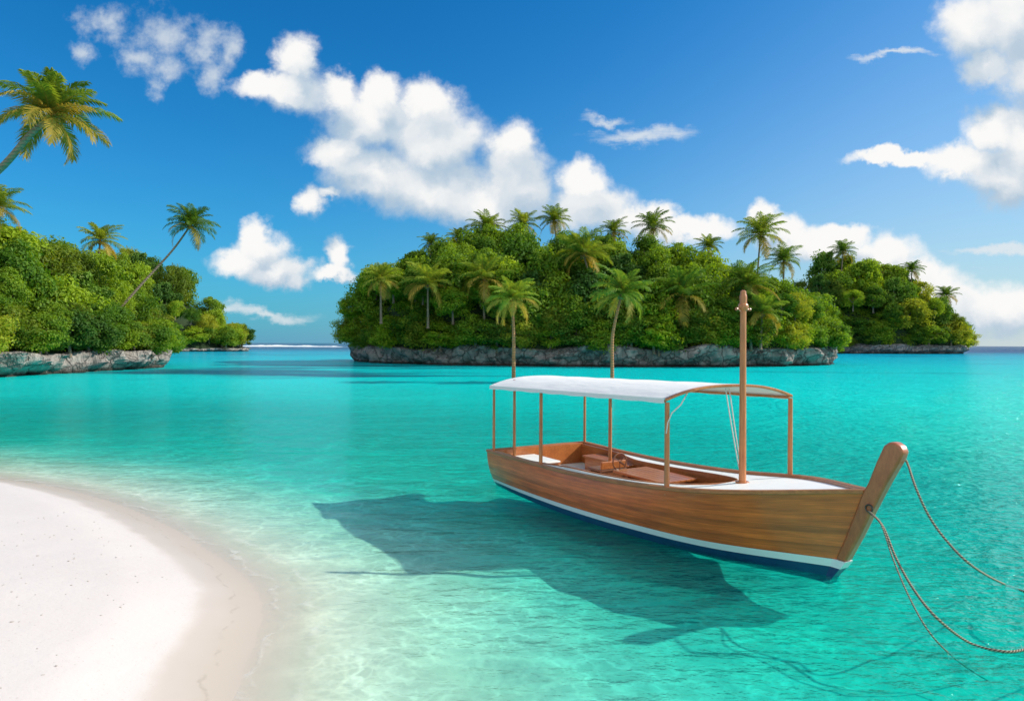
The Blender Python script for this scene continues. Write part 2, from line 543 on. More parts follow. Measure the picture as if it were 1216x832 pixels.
def signed_dist(x, y, poly, chunk=20000):
    """> 0 outside the polygon"""
    P = np.stack([x, y], 1)
    A = poly; B = np.roll(poly, -1, 0); AB = B - A
    L2 = (AB ** 2).sum(1)
    out = np.empty(len(P))
    for i in range(0, len(P), chunk):
        q = P[i:i + chunk][:, None, :]
        t = np.clip(((q - A) * AB).sum(2) / L2, 0, 1)
        d = np.sqrt((((q - A) - t[..., None] * AB) ** 2).sum(2)).min(1)
        yy, xx = q[:, :, 1], q[:, :, 0]
        cond = ((A[:, 1] > yy) != (B[:, 1] > yy)) & (xx < AB[:, 0] * (yy - A[:, 1]) / np.where(AB[:, 1] == 0, 1e-9, AB[:, 1]) + A[:, 0])
        inside = cond.sum(1) % 2 == 1
        out[i:i + chunk] = np.where(inside, -d, d)
    return out


def wob(x, y):
    return (np.sin(x * 1.3 + y * .7) + np.sin(x * .53 - y * 1.1 + 1.3) + .6 * np.sin(2.3 * x + 1.7 * y + .4)) / 2.6


def ground_z(x, y):
    s = signed_dist(x, y, SHORE_POLY)
    z = np.interp(s, [-20, -8, -3.0, -1.3, -0.7, 0, 1, 2.2, 4, 7, 11, 20, 40, 90, 300],
                  [1.0, 0.80, 0.60, 0.34, 0.16, 0, -.09, -.18, -.32, -.50, -.62, -.9, -1.7, -3.0, -6.0])
    z = z + np.where(s > 1.5, wob(x, y) * np.clip((s - 1.5) * .03, 0, .10), 0) + np.where(s < -1, wob(x * .8, y * .8) * .02, 0)
    wx, wy = x + .5 * np.sin(y * .9 + .6), y + .4 * np.sin(x * 1.1)
    rp = np.sin(wx * 3.1 + wy * 4.6) * .5 + np.sin(wx * 6.3 - wy * 2.2 + 1.0) * .3 + np.sin(wy * 7.3 + wx * 1.1 + 2.) * .35
    z = z + np.where(s > .6, rp * np.clip((s - .6) * .02, 0, .046), 0) * np.clip((26 - s) / 10, 0, 1)
    return z, s


def water_depth(s):
    return np.interp(s, [0, 1, 2.2, 4, 7, 11, 20, 40, 90, 300], [0, .10, .24, .55, 1.0, 1.25, 1.6, 2.2, 3.0, 6.0])


def axis(fine_lo, fine_hi, step, far_lo, far_hi, g=1.13):
    a = list(np.arange(fine_lo, fine_hi + 1e-6, step))
    d = step
    while a[-1] < far_hi: d *= g; a.append(a[-1] + d)
    d = step
    while a[0] > far_lo: d *= g; a.insert(0, a[0] - d)
    return np.array(a)


def sheet(xs, ys):
    X, Y = np.meshgrid(xs, ys)
    n, mm = X.shape
    idx = np.arange(n * mm).reshape(n, mm)
    q = np.stack([idx[:-1, :-1], idx[:-1, 1:], idx[1:, 1:], idx[1:, :-1]], -1).reshape(-1, 4)
    return X.ravel(), Y.ravel(), q


m, N, out = mat('white_sand')
pos = N.new('ShaderNodeNewGeometry').outputs['Position']
sp = N.new('ShaderNodeSeparateXYZ'); N.l.new(pos, sp.inputs[0])
big = N.noise(pos, 0.9, 4.0, 0.6)
grain = N.noise(pos, 140.0, 3.0, 0.7)
mid = N.noise(pos, 9.0, 5.0, 0.65)
c = N.mix(big, (0.575, 0.515, 0.485), (0.62, 0.57, 0.54))
c = N.mix(N.math('MULTIPLY', N.smooth(grain, 0.56, 0.72), 0.30), c, (0.42, 0.36, 0.30))
c = N.mix(N.math('MULTIPLY', N.smooth(N.noise(pos, 45.0, 2.0, 0.5), 0.66, 0.72), 0.45), c, (0.40, 0.34, 0.29))
wz = N.math('ADD', sp.outputs[2], N.math('MULTIPLY', N.math('SUBTRACT', N.noise(pos, 1.6, 3.0), 0.5), 0.09))
height_mask = N.smooth(wz, 0.115, 0.18, 1.0, 0.0)  # wet sand near the waterline
wet2 = N.smooth(wz, 0.03, 0.12, 1.0, 0.0)
c = N.mix(N.math('MULTIPLY', height_mask, 0.9), c, (0.53, 0.455, 0.39))
c = N.mix(N.math('MULTIPLY', wet2, 0.55), c, (0.47, 0.395, 0.31))
mk = N.math('ABSOLUTE', N.math('SUBTRACT', N.math('ADD', sp.outputs[2], N.math('MULTIPLY', N.math('SUBTRACT', N.noise(pos, 1.3, 5.0, 0.6), 0.5), 0.12)), 0.055))
mk = N.math('MULTIPLY', N.smooth(mk, 0.0, 0.007, 1.0, 0.0), N.smooth(N.noise(pos, 5.0, 4.0), 0.42, 0.6))
c = N.mix(N.math('MULTIPLY', mk, 0.35), c, (0.30, 0.24, 0.18))
under = N.smooth(sp.outputs[2], -0.10, 0.0, 1.0, 0.0)
c = N.mix(N.math('MULTIPLY', under, 0.92), c, (0.69, 0.65, 0.55))
rip = N.new('ShaderNodeTexWave', wave_type='BANDS', bands_direction='DIAGONAL')
N.put(rip.inputs['Vector'], pos); rip.inputs['Scale'].default_value = 2.2; rip.inputs['Distortion'].default_value = 6.0; rip.inputs['Detail'].default_value = 3.0
drym = N.math('SUBTRACT', 1.0, height_mask)
hgt = N.math('ADD', N.math('MULTIPLY', mid, N.math('MULTIPLY', drym, 0.9)), N.math('MULTIPLY', grain, 0.10))
hgt = N.math('ADD', hgt, N.math('MULTIPLY', N.math('MULTIPLY', rip.outputs[1], under), 0.2))
principled(N, out, c, N.math('MULTIPLY_ADD', height_mask, -0.5, 0.95), bump(N, hgt, 0.22, 0.03), 0.0, 0.3)
M_SAND = m

xs = axis(-14, 9, 0.16, -9000, 9000, 1.16)
ys = axis(3, 16, 0.16, -60, 9500, 1.16)
x, y, q = sheet(xs, ys)
z, s_ = ground_z(x, y)
rs = np.random.RandomState(3)
z = z + np.where((s_ < -1.0) & (s_ > -14), rs.normal(0, .0035, len(z)), 0)
tag(link('ground', np_mesh('ground', np.stack([x, y, z], 1), q, True), None, [M_SAND]), kind='structure')

# ------------------------------------------------------------------ water
m, N, out = mat('lagoon_water')
at_d = N.new('ShaderNodeAttribute', attribute_name='depth')
pos = N.new('ShaderNodeNewGeometry').outputs['Position']
sp = N.new('ShaderNodeSeparateXYZ'); N.l.new(pos, sp.inputs[0])
depth = at_d.outputs['Fac']
dn = N.math('DIVIDE', N.math('ADD', depth, N.math('MULTIPLY', N.math('SUBTRACT', N.noise(pos, 0.5, 4.0, 0.6), 0.5), N.math('MULTIPLY', depth, 0.35))), 3.0, clamp=True)
tint = N.ramp(dn, [(0.0, (1, 1, 1)), (0.02, (0.90, 0.985, 0.94)), (0.07, (0.64, 0.945, 0.875)), (0.2, (0.22, 0.87, 0.825)), (0.32, (0.075, 0.85, 0.79)), (0.5, (0.03, 0.76, 0.77)), (1.0, (0.01, 0.6, 0.66))])
# bright caustic nets painted into the water's tint
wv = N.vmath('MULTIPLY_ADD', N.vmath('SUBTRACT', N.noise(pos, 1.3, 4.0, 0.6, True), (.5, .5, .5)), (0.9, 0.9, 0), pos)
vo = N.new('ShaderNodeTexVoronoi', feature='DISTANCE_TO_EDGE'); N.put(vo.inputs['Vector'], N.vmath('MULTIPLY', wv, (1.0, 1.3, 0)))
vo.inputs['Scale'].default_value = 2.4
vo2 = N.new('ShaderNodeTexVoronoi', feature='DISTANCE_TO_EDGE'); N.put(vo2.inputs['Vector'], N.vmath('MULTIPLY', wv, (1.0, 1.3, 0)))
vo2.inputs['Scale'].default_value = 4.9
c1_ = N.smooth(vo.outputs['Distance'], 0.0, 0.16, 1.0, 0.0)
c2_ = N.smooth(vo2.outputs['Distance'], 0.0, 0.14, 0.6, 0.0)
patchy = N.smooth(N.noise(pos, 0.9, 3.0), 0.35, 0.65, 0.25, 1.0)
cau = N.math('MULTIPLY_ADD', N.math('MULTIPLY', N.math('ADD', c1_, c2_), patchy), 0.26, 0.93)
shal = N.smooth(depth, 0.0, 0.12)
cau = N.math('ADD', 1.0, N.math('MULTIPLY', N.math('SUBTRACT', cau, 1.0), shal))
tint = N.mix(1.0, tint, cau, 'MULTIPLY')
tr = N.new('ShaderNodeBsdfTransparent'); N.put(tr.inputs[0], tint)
# the water's own colour where it is too deep to see the bottom
body = N.ramp(N.math('DIVIDE', sp.outputs[1], 400.0, clamp=True),
              [(0.0, (0.002, 0.72, 0.56)), (0.05, (0.001, 0.70, 0.575)), (0.13, (0.001, 0.63, 0.59)), (0.3, (0.003, 0.48, 0.55)), (0.55, (0.005, 0.33, 0.48)), (0.8, (0.005, 0.09, 0.22)), (1.0, (0.004, 0.06, 0.17))])
# reef and weed patches on the lagoon floor
pn = N.noise(N.vmath('MULTIPLY', pos, (0.022, 0.075, 0)), 1.0, 6.0, 0.6)
dy = N.math('DIVIDE', N.math('SUBTRACT', sp.outputs[1], 72.0), 17.0)
dx = N.math('DIVIDE', N.math('ADD', sp.outputs[0], 22.0), 24.0)
el = N.math('ADD', N.math('MULTIPLY', dx, dx), N.math('MULTIPLY', dy, dy))
reef = N.smooth(N.math('ADD', N.math('SUBTRACT', 1.0, el), N.math('MULTIPLY', N.math('SUBTRACT', pn, 0.5), 5.0)), 0.0, 1.0)
streak = N.smooth(pn, 0.56, 0.68)
far1 = N.smooth(sp.outputs[1], 55.0, 95.0)
dark = N.math('MAXIMUM', N.math('MULTIPLY', reef, 0.95), N.math('MULTIPLY', N.math('MULTIPLY', streak, far1), 0.75))
body = N.mix(dark, body, (0.008, 0.10, 0.16))
df = N.new('ShaderNodeBsdfDiffuse'); N.put(df.inputs[0], body)
opac = N.ramp(N.math('DIVIDE', depth, 3.0, clamp=True), [(0.0, 0.0), (0.1, 0.03), (0.25, 0.12), (0.36, 0.26), (0.45, 0.5), (0.55, 0.80), (0.7, 1.0)])
# wavelets
near = N.vmath('MULTIPLY', pos, (1.0, 1.5, 0))
h1 = N.noise(near, 3.2, 4.0, 0.55)
h0 = N.noise(near, 8.5, 3.0, 0.6)
h2 = N.noise(N.vmath('MULTIPLY', pos, (0.25, 0.7, 0)), 1.0, 4.0, 0.6)
h3 = N.noise(N.vmath('MULTIPLY', pos, (0.03, 0.12, 0)), 1.0, 4.0, 0.6)
h4 = N.noise(N.vmath('MULTIPLY', pos, (0.75, 2.1, 0)), 1.0, 3.0, 0.55)
calm = N.smooth(depth, 0.0, 0.5, 0.25, 1.0)
hh = N.math('ADD', N.math('ADD', N.math('MULTIPLY', h1, 0.080), N.math('ADD', N.math('MULTIPLY', h0, 0.022), N.math('MULTIPLY', h4, 0.12))), N.math('ADD', N.math('MULTIPLY', h2, 0.22), N.math('MULTIPLY', h3, 0.5)))
wind = N.math('MULTIPLY', N.smooth(N.math('SUBTRACT', sp.outputs[0], N.math('MULTIPLY', sp.outputs[1], 0.12)), 1.0, 12.0, 1.0, 2.3), calm)
nrm = bump(N, N.math('MULTIPLY', hh, wind), 1.0, 1.0)
N.put(df.inputs['Normal'], nrm)
gl = N.new('ShaderNodeBsdfGlossy'); gl.inputs['Roughness'].default_value = 0.06; N.put(gl.inputs['Normal'], nrm)
lw = N.new('ShaderNodeLayerWeight'); lw.inputs['Blend'].default_value = 0.5; N.put(lw.inputs['Normal'], nrm)
fres = N.math('MULTIPLY_ADD', N.math('POWER', lw.outputs['Facing'], 5.0), 0.98, 0.02)
frc = N.math('MULTIPLY', fres, N.math('MULTIPLY', N.smooth(depth, 0.0, 0.15, 0.35, 1.0), 0.74))
m1 = N.new('ShaderNodeMixShader'); N.put(m1.inputs[0], opac); N.l.new(tr.outputs[0], m1.inputs[1]); N.l.new(df.outputs[0], m1.inputs[2])
m2 = N.new('ShaderNodeMixShader'); N.put(m2.inputs[0], frc); N.l.new(m1.outputs[0], m2.inputs[1]); N.l.new(gl.outputs[0], m2.inputs[2])
# thin wash of foam along the edge
fo = N.noise(wv, 2.2, 6.0, 0.7)
wob_ = N.math('ADD', depth, N.math('MULTIPLY', N.math('SUBTRACT', N.noise(pos, 1.1, 5.0, 0.6), 0.5), 0.09))
l1 = N.smooth(N.math('ABSOLUTE', N.math('SUBTRACT', wob_, 0.018)), 0.0, 0.006, 1.0, 0.0)
l2 = N.smooth(N.math('ABSOLUTE', N.math('SUBTRACT', wob_, 0.06)), 0.0, 0.008, 0.7, 0.0)
foam = N.math('MULTIPLY', N.math('MAXIMUM', l1, l2), N.smooth(fo, 0.40, 0.65, 0.02, 0.28))
fd = N.new('ShaderNodeBsdfDiffuse'); N.put(fd.inputs[0], (0.82, 0.82, 0.78))
m3 = N.new('ShaderNodeMixShader'); N.put(m3.inputs[0], foam); N.l.new(m2.outputs[0], m3.inputs[1]); N.l.new(fd.outputs[0], m3.inputs[2])
N.l.new(m3.outputs[0], out.inputs[0])
M_WATER = m

xs = axis(-13.03, 12, 0.24, -9000, 9000, 1.14)
ys = axis(-5.03, 22, 0.24, -60, 9500, 1.14)
x, y, q = sheet(xs, ys)
z, s_ = ground_z(x, y)
me = np_mesh('water', np.stack([x, y, 0 * x], 1), q, True)
a = me.attributes.new('depth', 'FLOAT', 'POINT')
a.data.foreach_set('value', np.clip(water_depth(s_), 0, 10).astype(np.float32))
tag(link('water', me, None, [M_WATER]), kind='structure')

# ------------------------------------------------------------------ islands
def fbm(p, sc_=1.0, oct_=4):
    return noise.fractal(Vector(p) * sc_, 1.0, 2.0, oct_)


def island(name, perim, centre, top_fn, rock_h, step=0.5, seed=0.0, under=0.9):
    """rocky terrain: an undercut limestone edge and a soil covered hill"""
    per = catmull(perim, 30, True)
    seg = np.linalg.norm(np.roll(per, -1, 0) - per, axis=1)
    cum = np.concatenate([[0], np.cumsum(seg)])
    n = int(cum[-1] / step)
    tt = np.linspace(0, cum[-1], n, endpoint=False)
    pc = np.vstack([per, per[:1]])
    px, py = np.interp(tt, cum, pc[:, 0]), np.interp(tt, cum, pc[:, 1])
    tx, ty = np.roll(px, -1) - np.roll(px, 1), np.roll(py, -1) - np.roll(py, 1)
    ln = np.hypot(tx, ty); nx, ny = ty / ln, -tx / ln
    cx, cy = centre
    sgn = np.sign(((px - cx) * nx + (py - cy) * ny).sum()); nx, ny = nx * sgn, ny * sgn
    prof = [(-3.5, -1.0), (-0.6, -under * 1.2), (0.15, -under * 1.15), (0.5, -under), (0.9, -under * .35), (1.25, 0.0), (1.6, .2), (2.0, .28), (2.4, .22), (2.8, .1), (3.0, -.5)]
    rows = []
    for (h, off) in prof:
        hz = h if h < 0 else h * rock_h / 3.0
        row = []
        for i in range(n):
            p = (px[i] * .22 + seed, py[i] * .22, hz * .35)
            big = fbm(p, 1.0, 3) * 1.5
            p2 = (px[i] * .9 + seed, py[i] * .9, hz * .7)
            sm = fbm(p2, 1.0, 4) * .6
            cell = noise.cell_vector(Vector((px[i] * .33 + seed + sm * .4, py[i] * .33, hz * .3)))[0] - .5
            o = off * rock_h / 3 + big + sm + cell * .7
            k = (1 + .30 * fbm((px[i] * .12 + seed, py[i] * .12, 7), 1, 3)) if h > 0.3 else 1
            row.append((px[i] + nx[i] * o, py[i] + ny[i] * o, hz * k))
        rows.append(row)
    nrock = len(rows)
    for k in (.94, .86, .74, .58, .4, .2, .03):
        row = []
        for i in range(n):
            X, Y = cx + (px[i] - cx) * k, cy + (py[i] - cy) * k
            row.append((X, Y, max(rock_h * .9, top_fn(X, Y))))
        rows.append(row)
    V = np.array(rows).reshape(-1, 3)
    idx = np.arange(len(V)).reshape(len(rows), n)
    a_, b_ = idx[:-1], idx[1:]
    q = np.stack([a_, np.roll(a_, -1, 1), np.roll(b_, -1, 1), b_], -1)
    mi = np.repeat(np.arange(len(rows) - 1) >= nrock - 1, n).astype(int)
    o = link(name, np_mesh(name, V, q.reshape(-1, 4), False, mi), None, [M_ROCK, M_SOIL])
    bm = bmesh.new(); bm.from_mesh(o.data); bmesh.ops.recalc_face_normals(bm, faces=bm.faces); bm.to_mesh(o.data); bm.free()
    tag(o, kind='structure')
    return per


# ---- broadleaf tree prototypes
def leaf_mesh(name, pos, nor, size, rs_, aspect=0.62):
    n = len(pos)
    up = rs_.normal(size=(n, 3))
    t = np.cross(nor, up); t /= np.linalg.norm(t, axis=1, keepdims=True) + 1e-9
    b = np.cross(nor, t)
    L = size[:, None]; Wd = (size * aspect * .5)[:, None]
    v = np.stack([pos - t * L * .5, pos + b * Wd - t * L * .05 + nor * L * .06, pos + t * L * .5 - nor * L * .08, pos - b * Wd - t * L * .05 + nor * L * .06], 1).reshape(-1, 3)
    q = np.arange(4 * n).reshape(n, 4)
    return np_mesh(name, v, q, False)


def crown_proto(seed, H=6.0, R=3.3, nclump=74, per=140, leaf=0.31, leaf_mat=None, aspect=.62, ragged=0.0):
    r = np.random.RandomState(seed)
    P, Nn = [], []
    for k in range(nclump):
        d = r.normal(size=3); d /= np.linalg.norm(d)
        if d[2] < -.85: d[2] *= -1
        rr = r.uniform(.45, 1.0) ** .6 * (1 + ragged * r.uniform(-.25, .45))
        c = np.array([d[0] * R * .78 * rr, d[1] * R * .78 * rr, H * .52 + d[2] * H * .40 * rr])
        rc = R * r.uniform(.14, .38)
        dd = r.normal(size=(per, 3)); dd[:, 2] += .35
        dd /= np.linalg.norm(dd, axis=1, keepdims=True)
        rad_ = rc * r.uniform(.35, 1.22, size=(per, 1)) ** .8
        P.append(c + dd * rad_ * np.array([1.1, 1.1, .72]))
        nn = dd * .8 + r.normal(size=(per, 3)) * .45 + np.array([0, 0, .45])
        Nn.append(nn / np.linalg.norm(nn, axis=1, keepdims=True))
    P, Nn = np.concatenate(P), np.concatenate(Nn)
    me = leaf_mesh('crown', P, Nn, leaf * r.uniform(.65, 1.3, len(P)), r, aspect)
    me.materials.append(leaf_mat or M_LEAF)
    mb = MB()
    top = Vector((r.uniform(-.3, .3), r.uniform(-.3, .3), H * .62))
    mb.tube([(0, 0, -.25), (0.05, 0, 0), (top.x * .5, top.y * .5, H * .3), top], [.26, .22, .16, .08], 8)
    for k in range(5):
        a = k * 1.257 + r.uniform(-.3, .3)
        s0 = Vector((top.x * .5, top.y * .5, H * r.uniform(.22, .42)))
        e = Vector((math.cos(a) * R * .62, math.sin(a) * R * .62, H * r.uniform(.55, .78)))
        mb.tube([s0, (s0 + e) / 2 + Vector((0, 0, .15)), e], [.11, .07, .03], 6)
    tm = bpy.data.meshes.new('trunk'); tm.from_pydata(mb.v, [], mb.f); tm.update(); tm.materials.append(M_BARK)
    return me, tm


CROWNS = [crown_proto(11), crown_proto(12, ragged=.6), crown_proto(13, leaf_mat=M_LEAFDARK, nclump=60, leaf=.36, ragged=.4),
          crown_proto(14, leaf_mat=M_LEAFPALE, nclump=64, leaf=.34, aspect=.45, ragged=.7), crown_proto(15, ragged=.9, nclump=56), crown_proto(16, leaf=.40, nclump=62, aspect=.5, ragged=.3)]
rnd = random.Random(5)


def bush_tree(X, Y, zbase, sxy, szz, label, group):
    k = rnd.randrange(len(CROWNS))
    r = empty('broadleaf_tree', (X, Y, zbase), rnd.uniform(0, 6.28))
    r.scale = (sxy, sxy, szz)
    tag(r, label, 'tree', group)
    for nm, me in zip(('crown', 'trunk'), CROWNS[k]):
        o = bpy.data.objects.new(nm, me); COL.objects.link(o); o.parent = r


def scatter(per, top_fn, count, gap, size, label, group, rock_h, box, keep, inset=(0.0, 99), hmul=1.0):
    pts = []
    tries = 0
    while len(pts) < count and tries < 60000:
        tries += 1
        X, Y = rnd.uniform(box[0], box[1]), rnd.uniform(box[2], box[3])
        if not keep(X, Y): continue
        s = -signed_dist(np.array([X]), np.array([Y]), per)[0]
        if s < inset[0] or s > inset[1]: continue
        g = gap * (0.62 if s < 4 else 1.0)
        if any((X - a) ** 2 + (Y - b) ** 2 < min(g, g2) ** 2 for a, b, g2 in pts): continue
        pts.append((X, Y, g))
        top = top_fn(X, Y) * rnd.uniform(.93, 1.04)
        k = size * rnd.uniform(.8, 1.2) * (0.62 if s < 3 else 1.0)
        h = 6.0 * k * hmul * (1.3 if s > 2 else 1.0)
        zb = max(top - h, rock_h * .45)
        h = max(top - zb, 2.6 * min(size, 1.3))
        bush_tree(X, Y, zb, k, h / 6.0, label, group)
    return len(pts)


def rim(per, gap, k0, label, group, rock_h, keep, inset=1.0, zb=None):
    """bushes hanging over the edge of the rock"""
    seg = np.linalg.norm(np.roll(per, -1, 0) - per, axis=1)
    cum = np.concatenate([[0], np.cumsum(seg)]); pc = np.vstack([per, per[:1]])
    c = per.mean(0); d = 0.0; n = 0
    while d < cum[-1]:
        p = np.array([np.interp(d, cum, pc[:, 0]), np.interp(d, cum, pc[:, 1])])
        d += gap * rnd.uniform(.75, 1.25)
        if not keep(*p): continue
        v = (c - p) / np.linalg.norm(c - p)
        p = p + v * inset * rnd.uniform(.3, 1.9)
        k = k0 * rnd.uniform(.8, 1.3)
        bush_tree(p[0], p[1], zb + rnd.uniform(-.6, .6) if zb else rock_h * rnd.uniform(.55, .85), k * 1.1, k * rnd.uniform(.75, 1.05), label, group)
        n += 1
    return n


# middle island
MID = [(12, 89.5), (27, 91), (41, 97), (50, 106), (51, 113), (44, 126), (25, 136), (5, 135), (-15, 130), (-25, 121), (-27, 114), (-22, 104), (-12, 95), (0, 91)]
MIDC = (12, 112)
ZX = np.array([-30, -27.5, -25.5, -22.8, -17.4, -12, -6.5, -1, 4.3, 9.8, 15, 20.6, 26, 30, 35.5, 39.6, 43.7, 47.7, 51.8, 55])
ZT = np.array([4.0, 6.5, 10.5, 14, 16.2, 18.2, 20.2, 20.4, 20.6, 20.4, 19.8, 19.2, 18.4, 17.6, 15.4, 13.6, 10.6, 7.2, 4.6, 4])


def mid_top(X, Y):
    zt = float(np.interp(X, ZX, ZT))
    q = min(1.0, abs(Y - 113) / 24.0)
    zt = 3 + (zt - 3) * 1.07
    return max(4.2, zt * (1 - q ** 2.2) ** .55) if q < 1 else 4.2


MIDPER = island('middle_island_terrain', MID, MIDC, lambda X, Y: (mid_top(X, Y) - 6.0) * .9, 2.7, .5, 0.0)
n1 = scatter(MIDPER, mid_top, 80, 4.5, 1.2, 'leafy round crowned tree in the dense wood on the middle rocky island', 'broadleaf trees on the middle island', 2.7,
             (-28, 52, 88, 137), lambda X, Y: Y < 117, (-0.3, 99))

n1 += rim(MIDPER, 3.2, .80, 'leafy round crowned tree in the dense wood on the middle rocky island', 'broadleaf trees on the middle island', 2.7, lambda X, Y: Y < 117)
n1 += rim(MIDPER, 4.2, .95, 'leafy round crowned tree in the dense wood on the middle rocky island', 'broadleaf trees on the middle island', 2.7, lambda X, Y: Y < 116, 4.0, 4.2)

# right island
RIGHT = [(136, 247), (154, 250), (170, 258), (176, 268), (172, 285), (154, 300), (129, 300), (108, 285), (102, 268), (114, 252)]
RX = np.array([98, 107, 116, 125, 134, 143, 153, 161, 168.5, 175, 180])
RT = np.array([20, 28, 34, 39, 39, 36, 31, 24, 15.5, 8.5, 5])


def right_top(X, Y):
    q = min(1.0, abs(Y - 270) / 27.0)
    return max(7.0, float(np.interp(X, RX, RT)) * (1 - q ** 2.2) ** .5) if q < 1 else 7.0


RIGHTPER = island('right_island_terrain', RIGHT, (140, 270), lambda X, Y: (right_top(X, Y) - 13) * .85, 3.4, 1.0, 31.0, 1.2)
n2 = scatter(RIGHTPER, right_top, 32, 8.2, 2.0, 'distant rounded leafy tree in the wood covering the smaller island at the right', 'broadleaf trees on the right island', 3.0,
             (102, 177, 246, 290), lambda X, Y: Y < 275, (-0.5, 99), 1.1)

n2 += rim(RIGHTPER, 6.0, 1.4, 'distant rounded leafy tree in the wood covering the smaller island at the right', 'broadleaf trees on the right island', 3.0, lambda X, Y: Y < 268, 2.0)
n2 += rim(RIGHTPER, 7.5, 1.9, 'distant rounded leafy tree in the wood covering the smaller island at the right', 'broadleaf trees on the right island', 3.0, lambda X, Y: Y < 268, 9.0, 8.0)
n2 += rim(RIGHTPER, 8.5, 1.7, 'distant rounded leafy tree in the wood covering the smaller island at the right', 'broadleaf trees on the right island', 3.0, lambda X, Y: Y < 262, 5.0, 5.0)

# left island, close
LEFT = [(-43.9, 46), (-42.2, 53), (-41.5, 61), (-41.1, 70), (-40.5, 78), (-42.9, 85), (-50.9, 92), (-67.9, 96), (-87.9, 84), (-89.9, 56), (-67.9, 40), (-51.9, 40)]
LEFTC = (-60, 68)
LEFTPER0 = catmull(LEFT, 30, True)


def left_top(X, Y):
    s = max(0.0, -signed_dist(np.array([X]), np.array([Y]), LEFTPER0)[0])
    t = float(np.interp(s, [0, 2, 5, 9, 14, 30], [5.2, 8.0, 11.8, 14.6, 16.4, 17.4]))
    return t * float(np.interp(Y, [50, 66, 78, 86], [1.0, 1.0, 0.98, 0.85]))


LEFTPER = island('left_island_terrain', LEFT, LEFTC, lambda X, Y: (left_top(X, Y) - 5.5) * .85, 2.1, .4, 63.0)
n3 = scatter(LEFTPER, left_top, 62, 3.5, 1.0, 'bright sunlit leafy tree in the thicket on the near left island', 'broadleaf trees on the near left island', 2.3,
             (-63, -40, 46, 93), lambda X, Y: X / Y > -0.95, (-0.6, 18), 0.9)

n3 += rim(LEFTPER, 2.6, .66, 'bright sunlit leafy tree in the thicket on the near left island', 'broadleaf trees on the near left island', 2.3, lambda X, Y: X > -45 and Y > 47 and Y < 90, .8)

# headland behind it
HEAD = [(-124, 212), (-106, 216), (-96, 224), (-92, 234), (-96, 246), (-116, 262), (-146, 262), (-161, 240), (-148, 218)]
HX = np.array([-156, -131, -122, -116, -110, -104, -99, -94, -90])
HT = np.array([36, 35, 34, 31, 26, 19.5, 13, 8.5, 5])


def head_top(X, Y):
    q = min(1.0, abs(Y - 236) / 26.0)
    return max(5.0, float(np.interp(X, HX, HT)) * (1 - q ** 2.4) ** .5) if q < 1 else 5.0


HEADPER = island('headland_terrain', HEAD, (-126, 238), lambda X, Y: (head_top(X, Y) - 9) * .8, 1.1, 1.0, 97.0, 1.0)
n4 = scatter(HEADPER, head_top, 24, 6.4, 1.6, 'small far leafy tree on the low headland beyond the near left island', 'broadleaf trees on the far headland', 2.2,
             (-140, -90, 211, 240), lambda X, Y: True, (-0.5, 99), 1.1)
n4 += rim(HEADPER, 5.0, 1.1, 'small far leafy tree on the low headland beyond the near left island', 'broadleaf trees on the far headland', 2.2, lambda X, Y: X > -131 and Y < 240, 1.5)
print('trees', n1, n2, n3, n4)


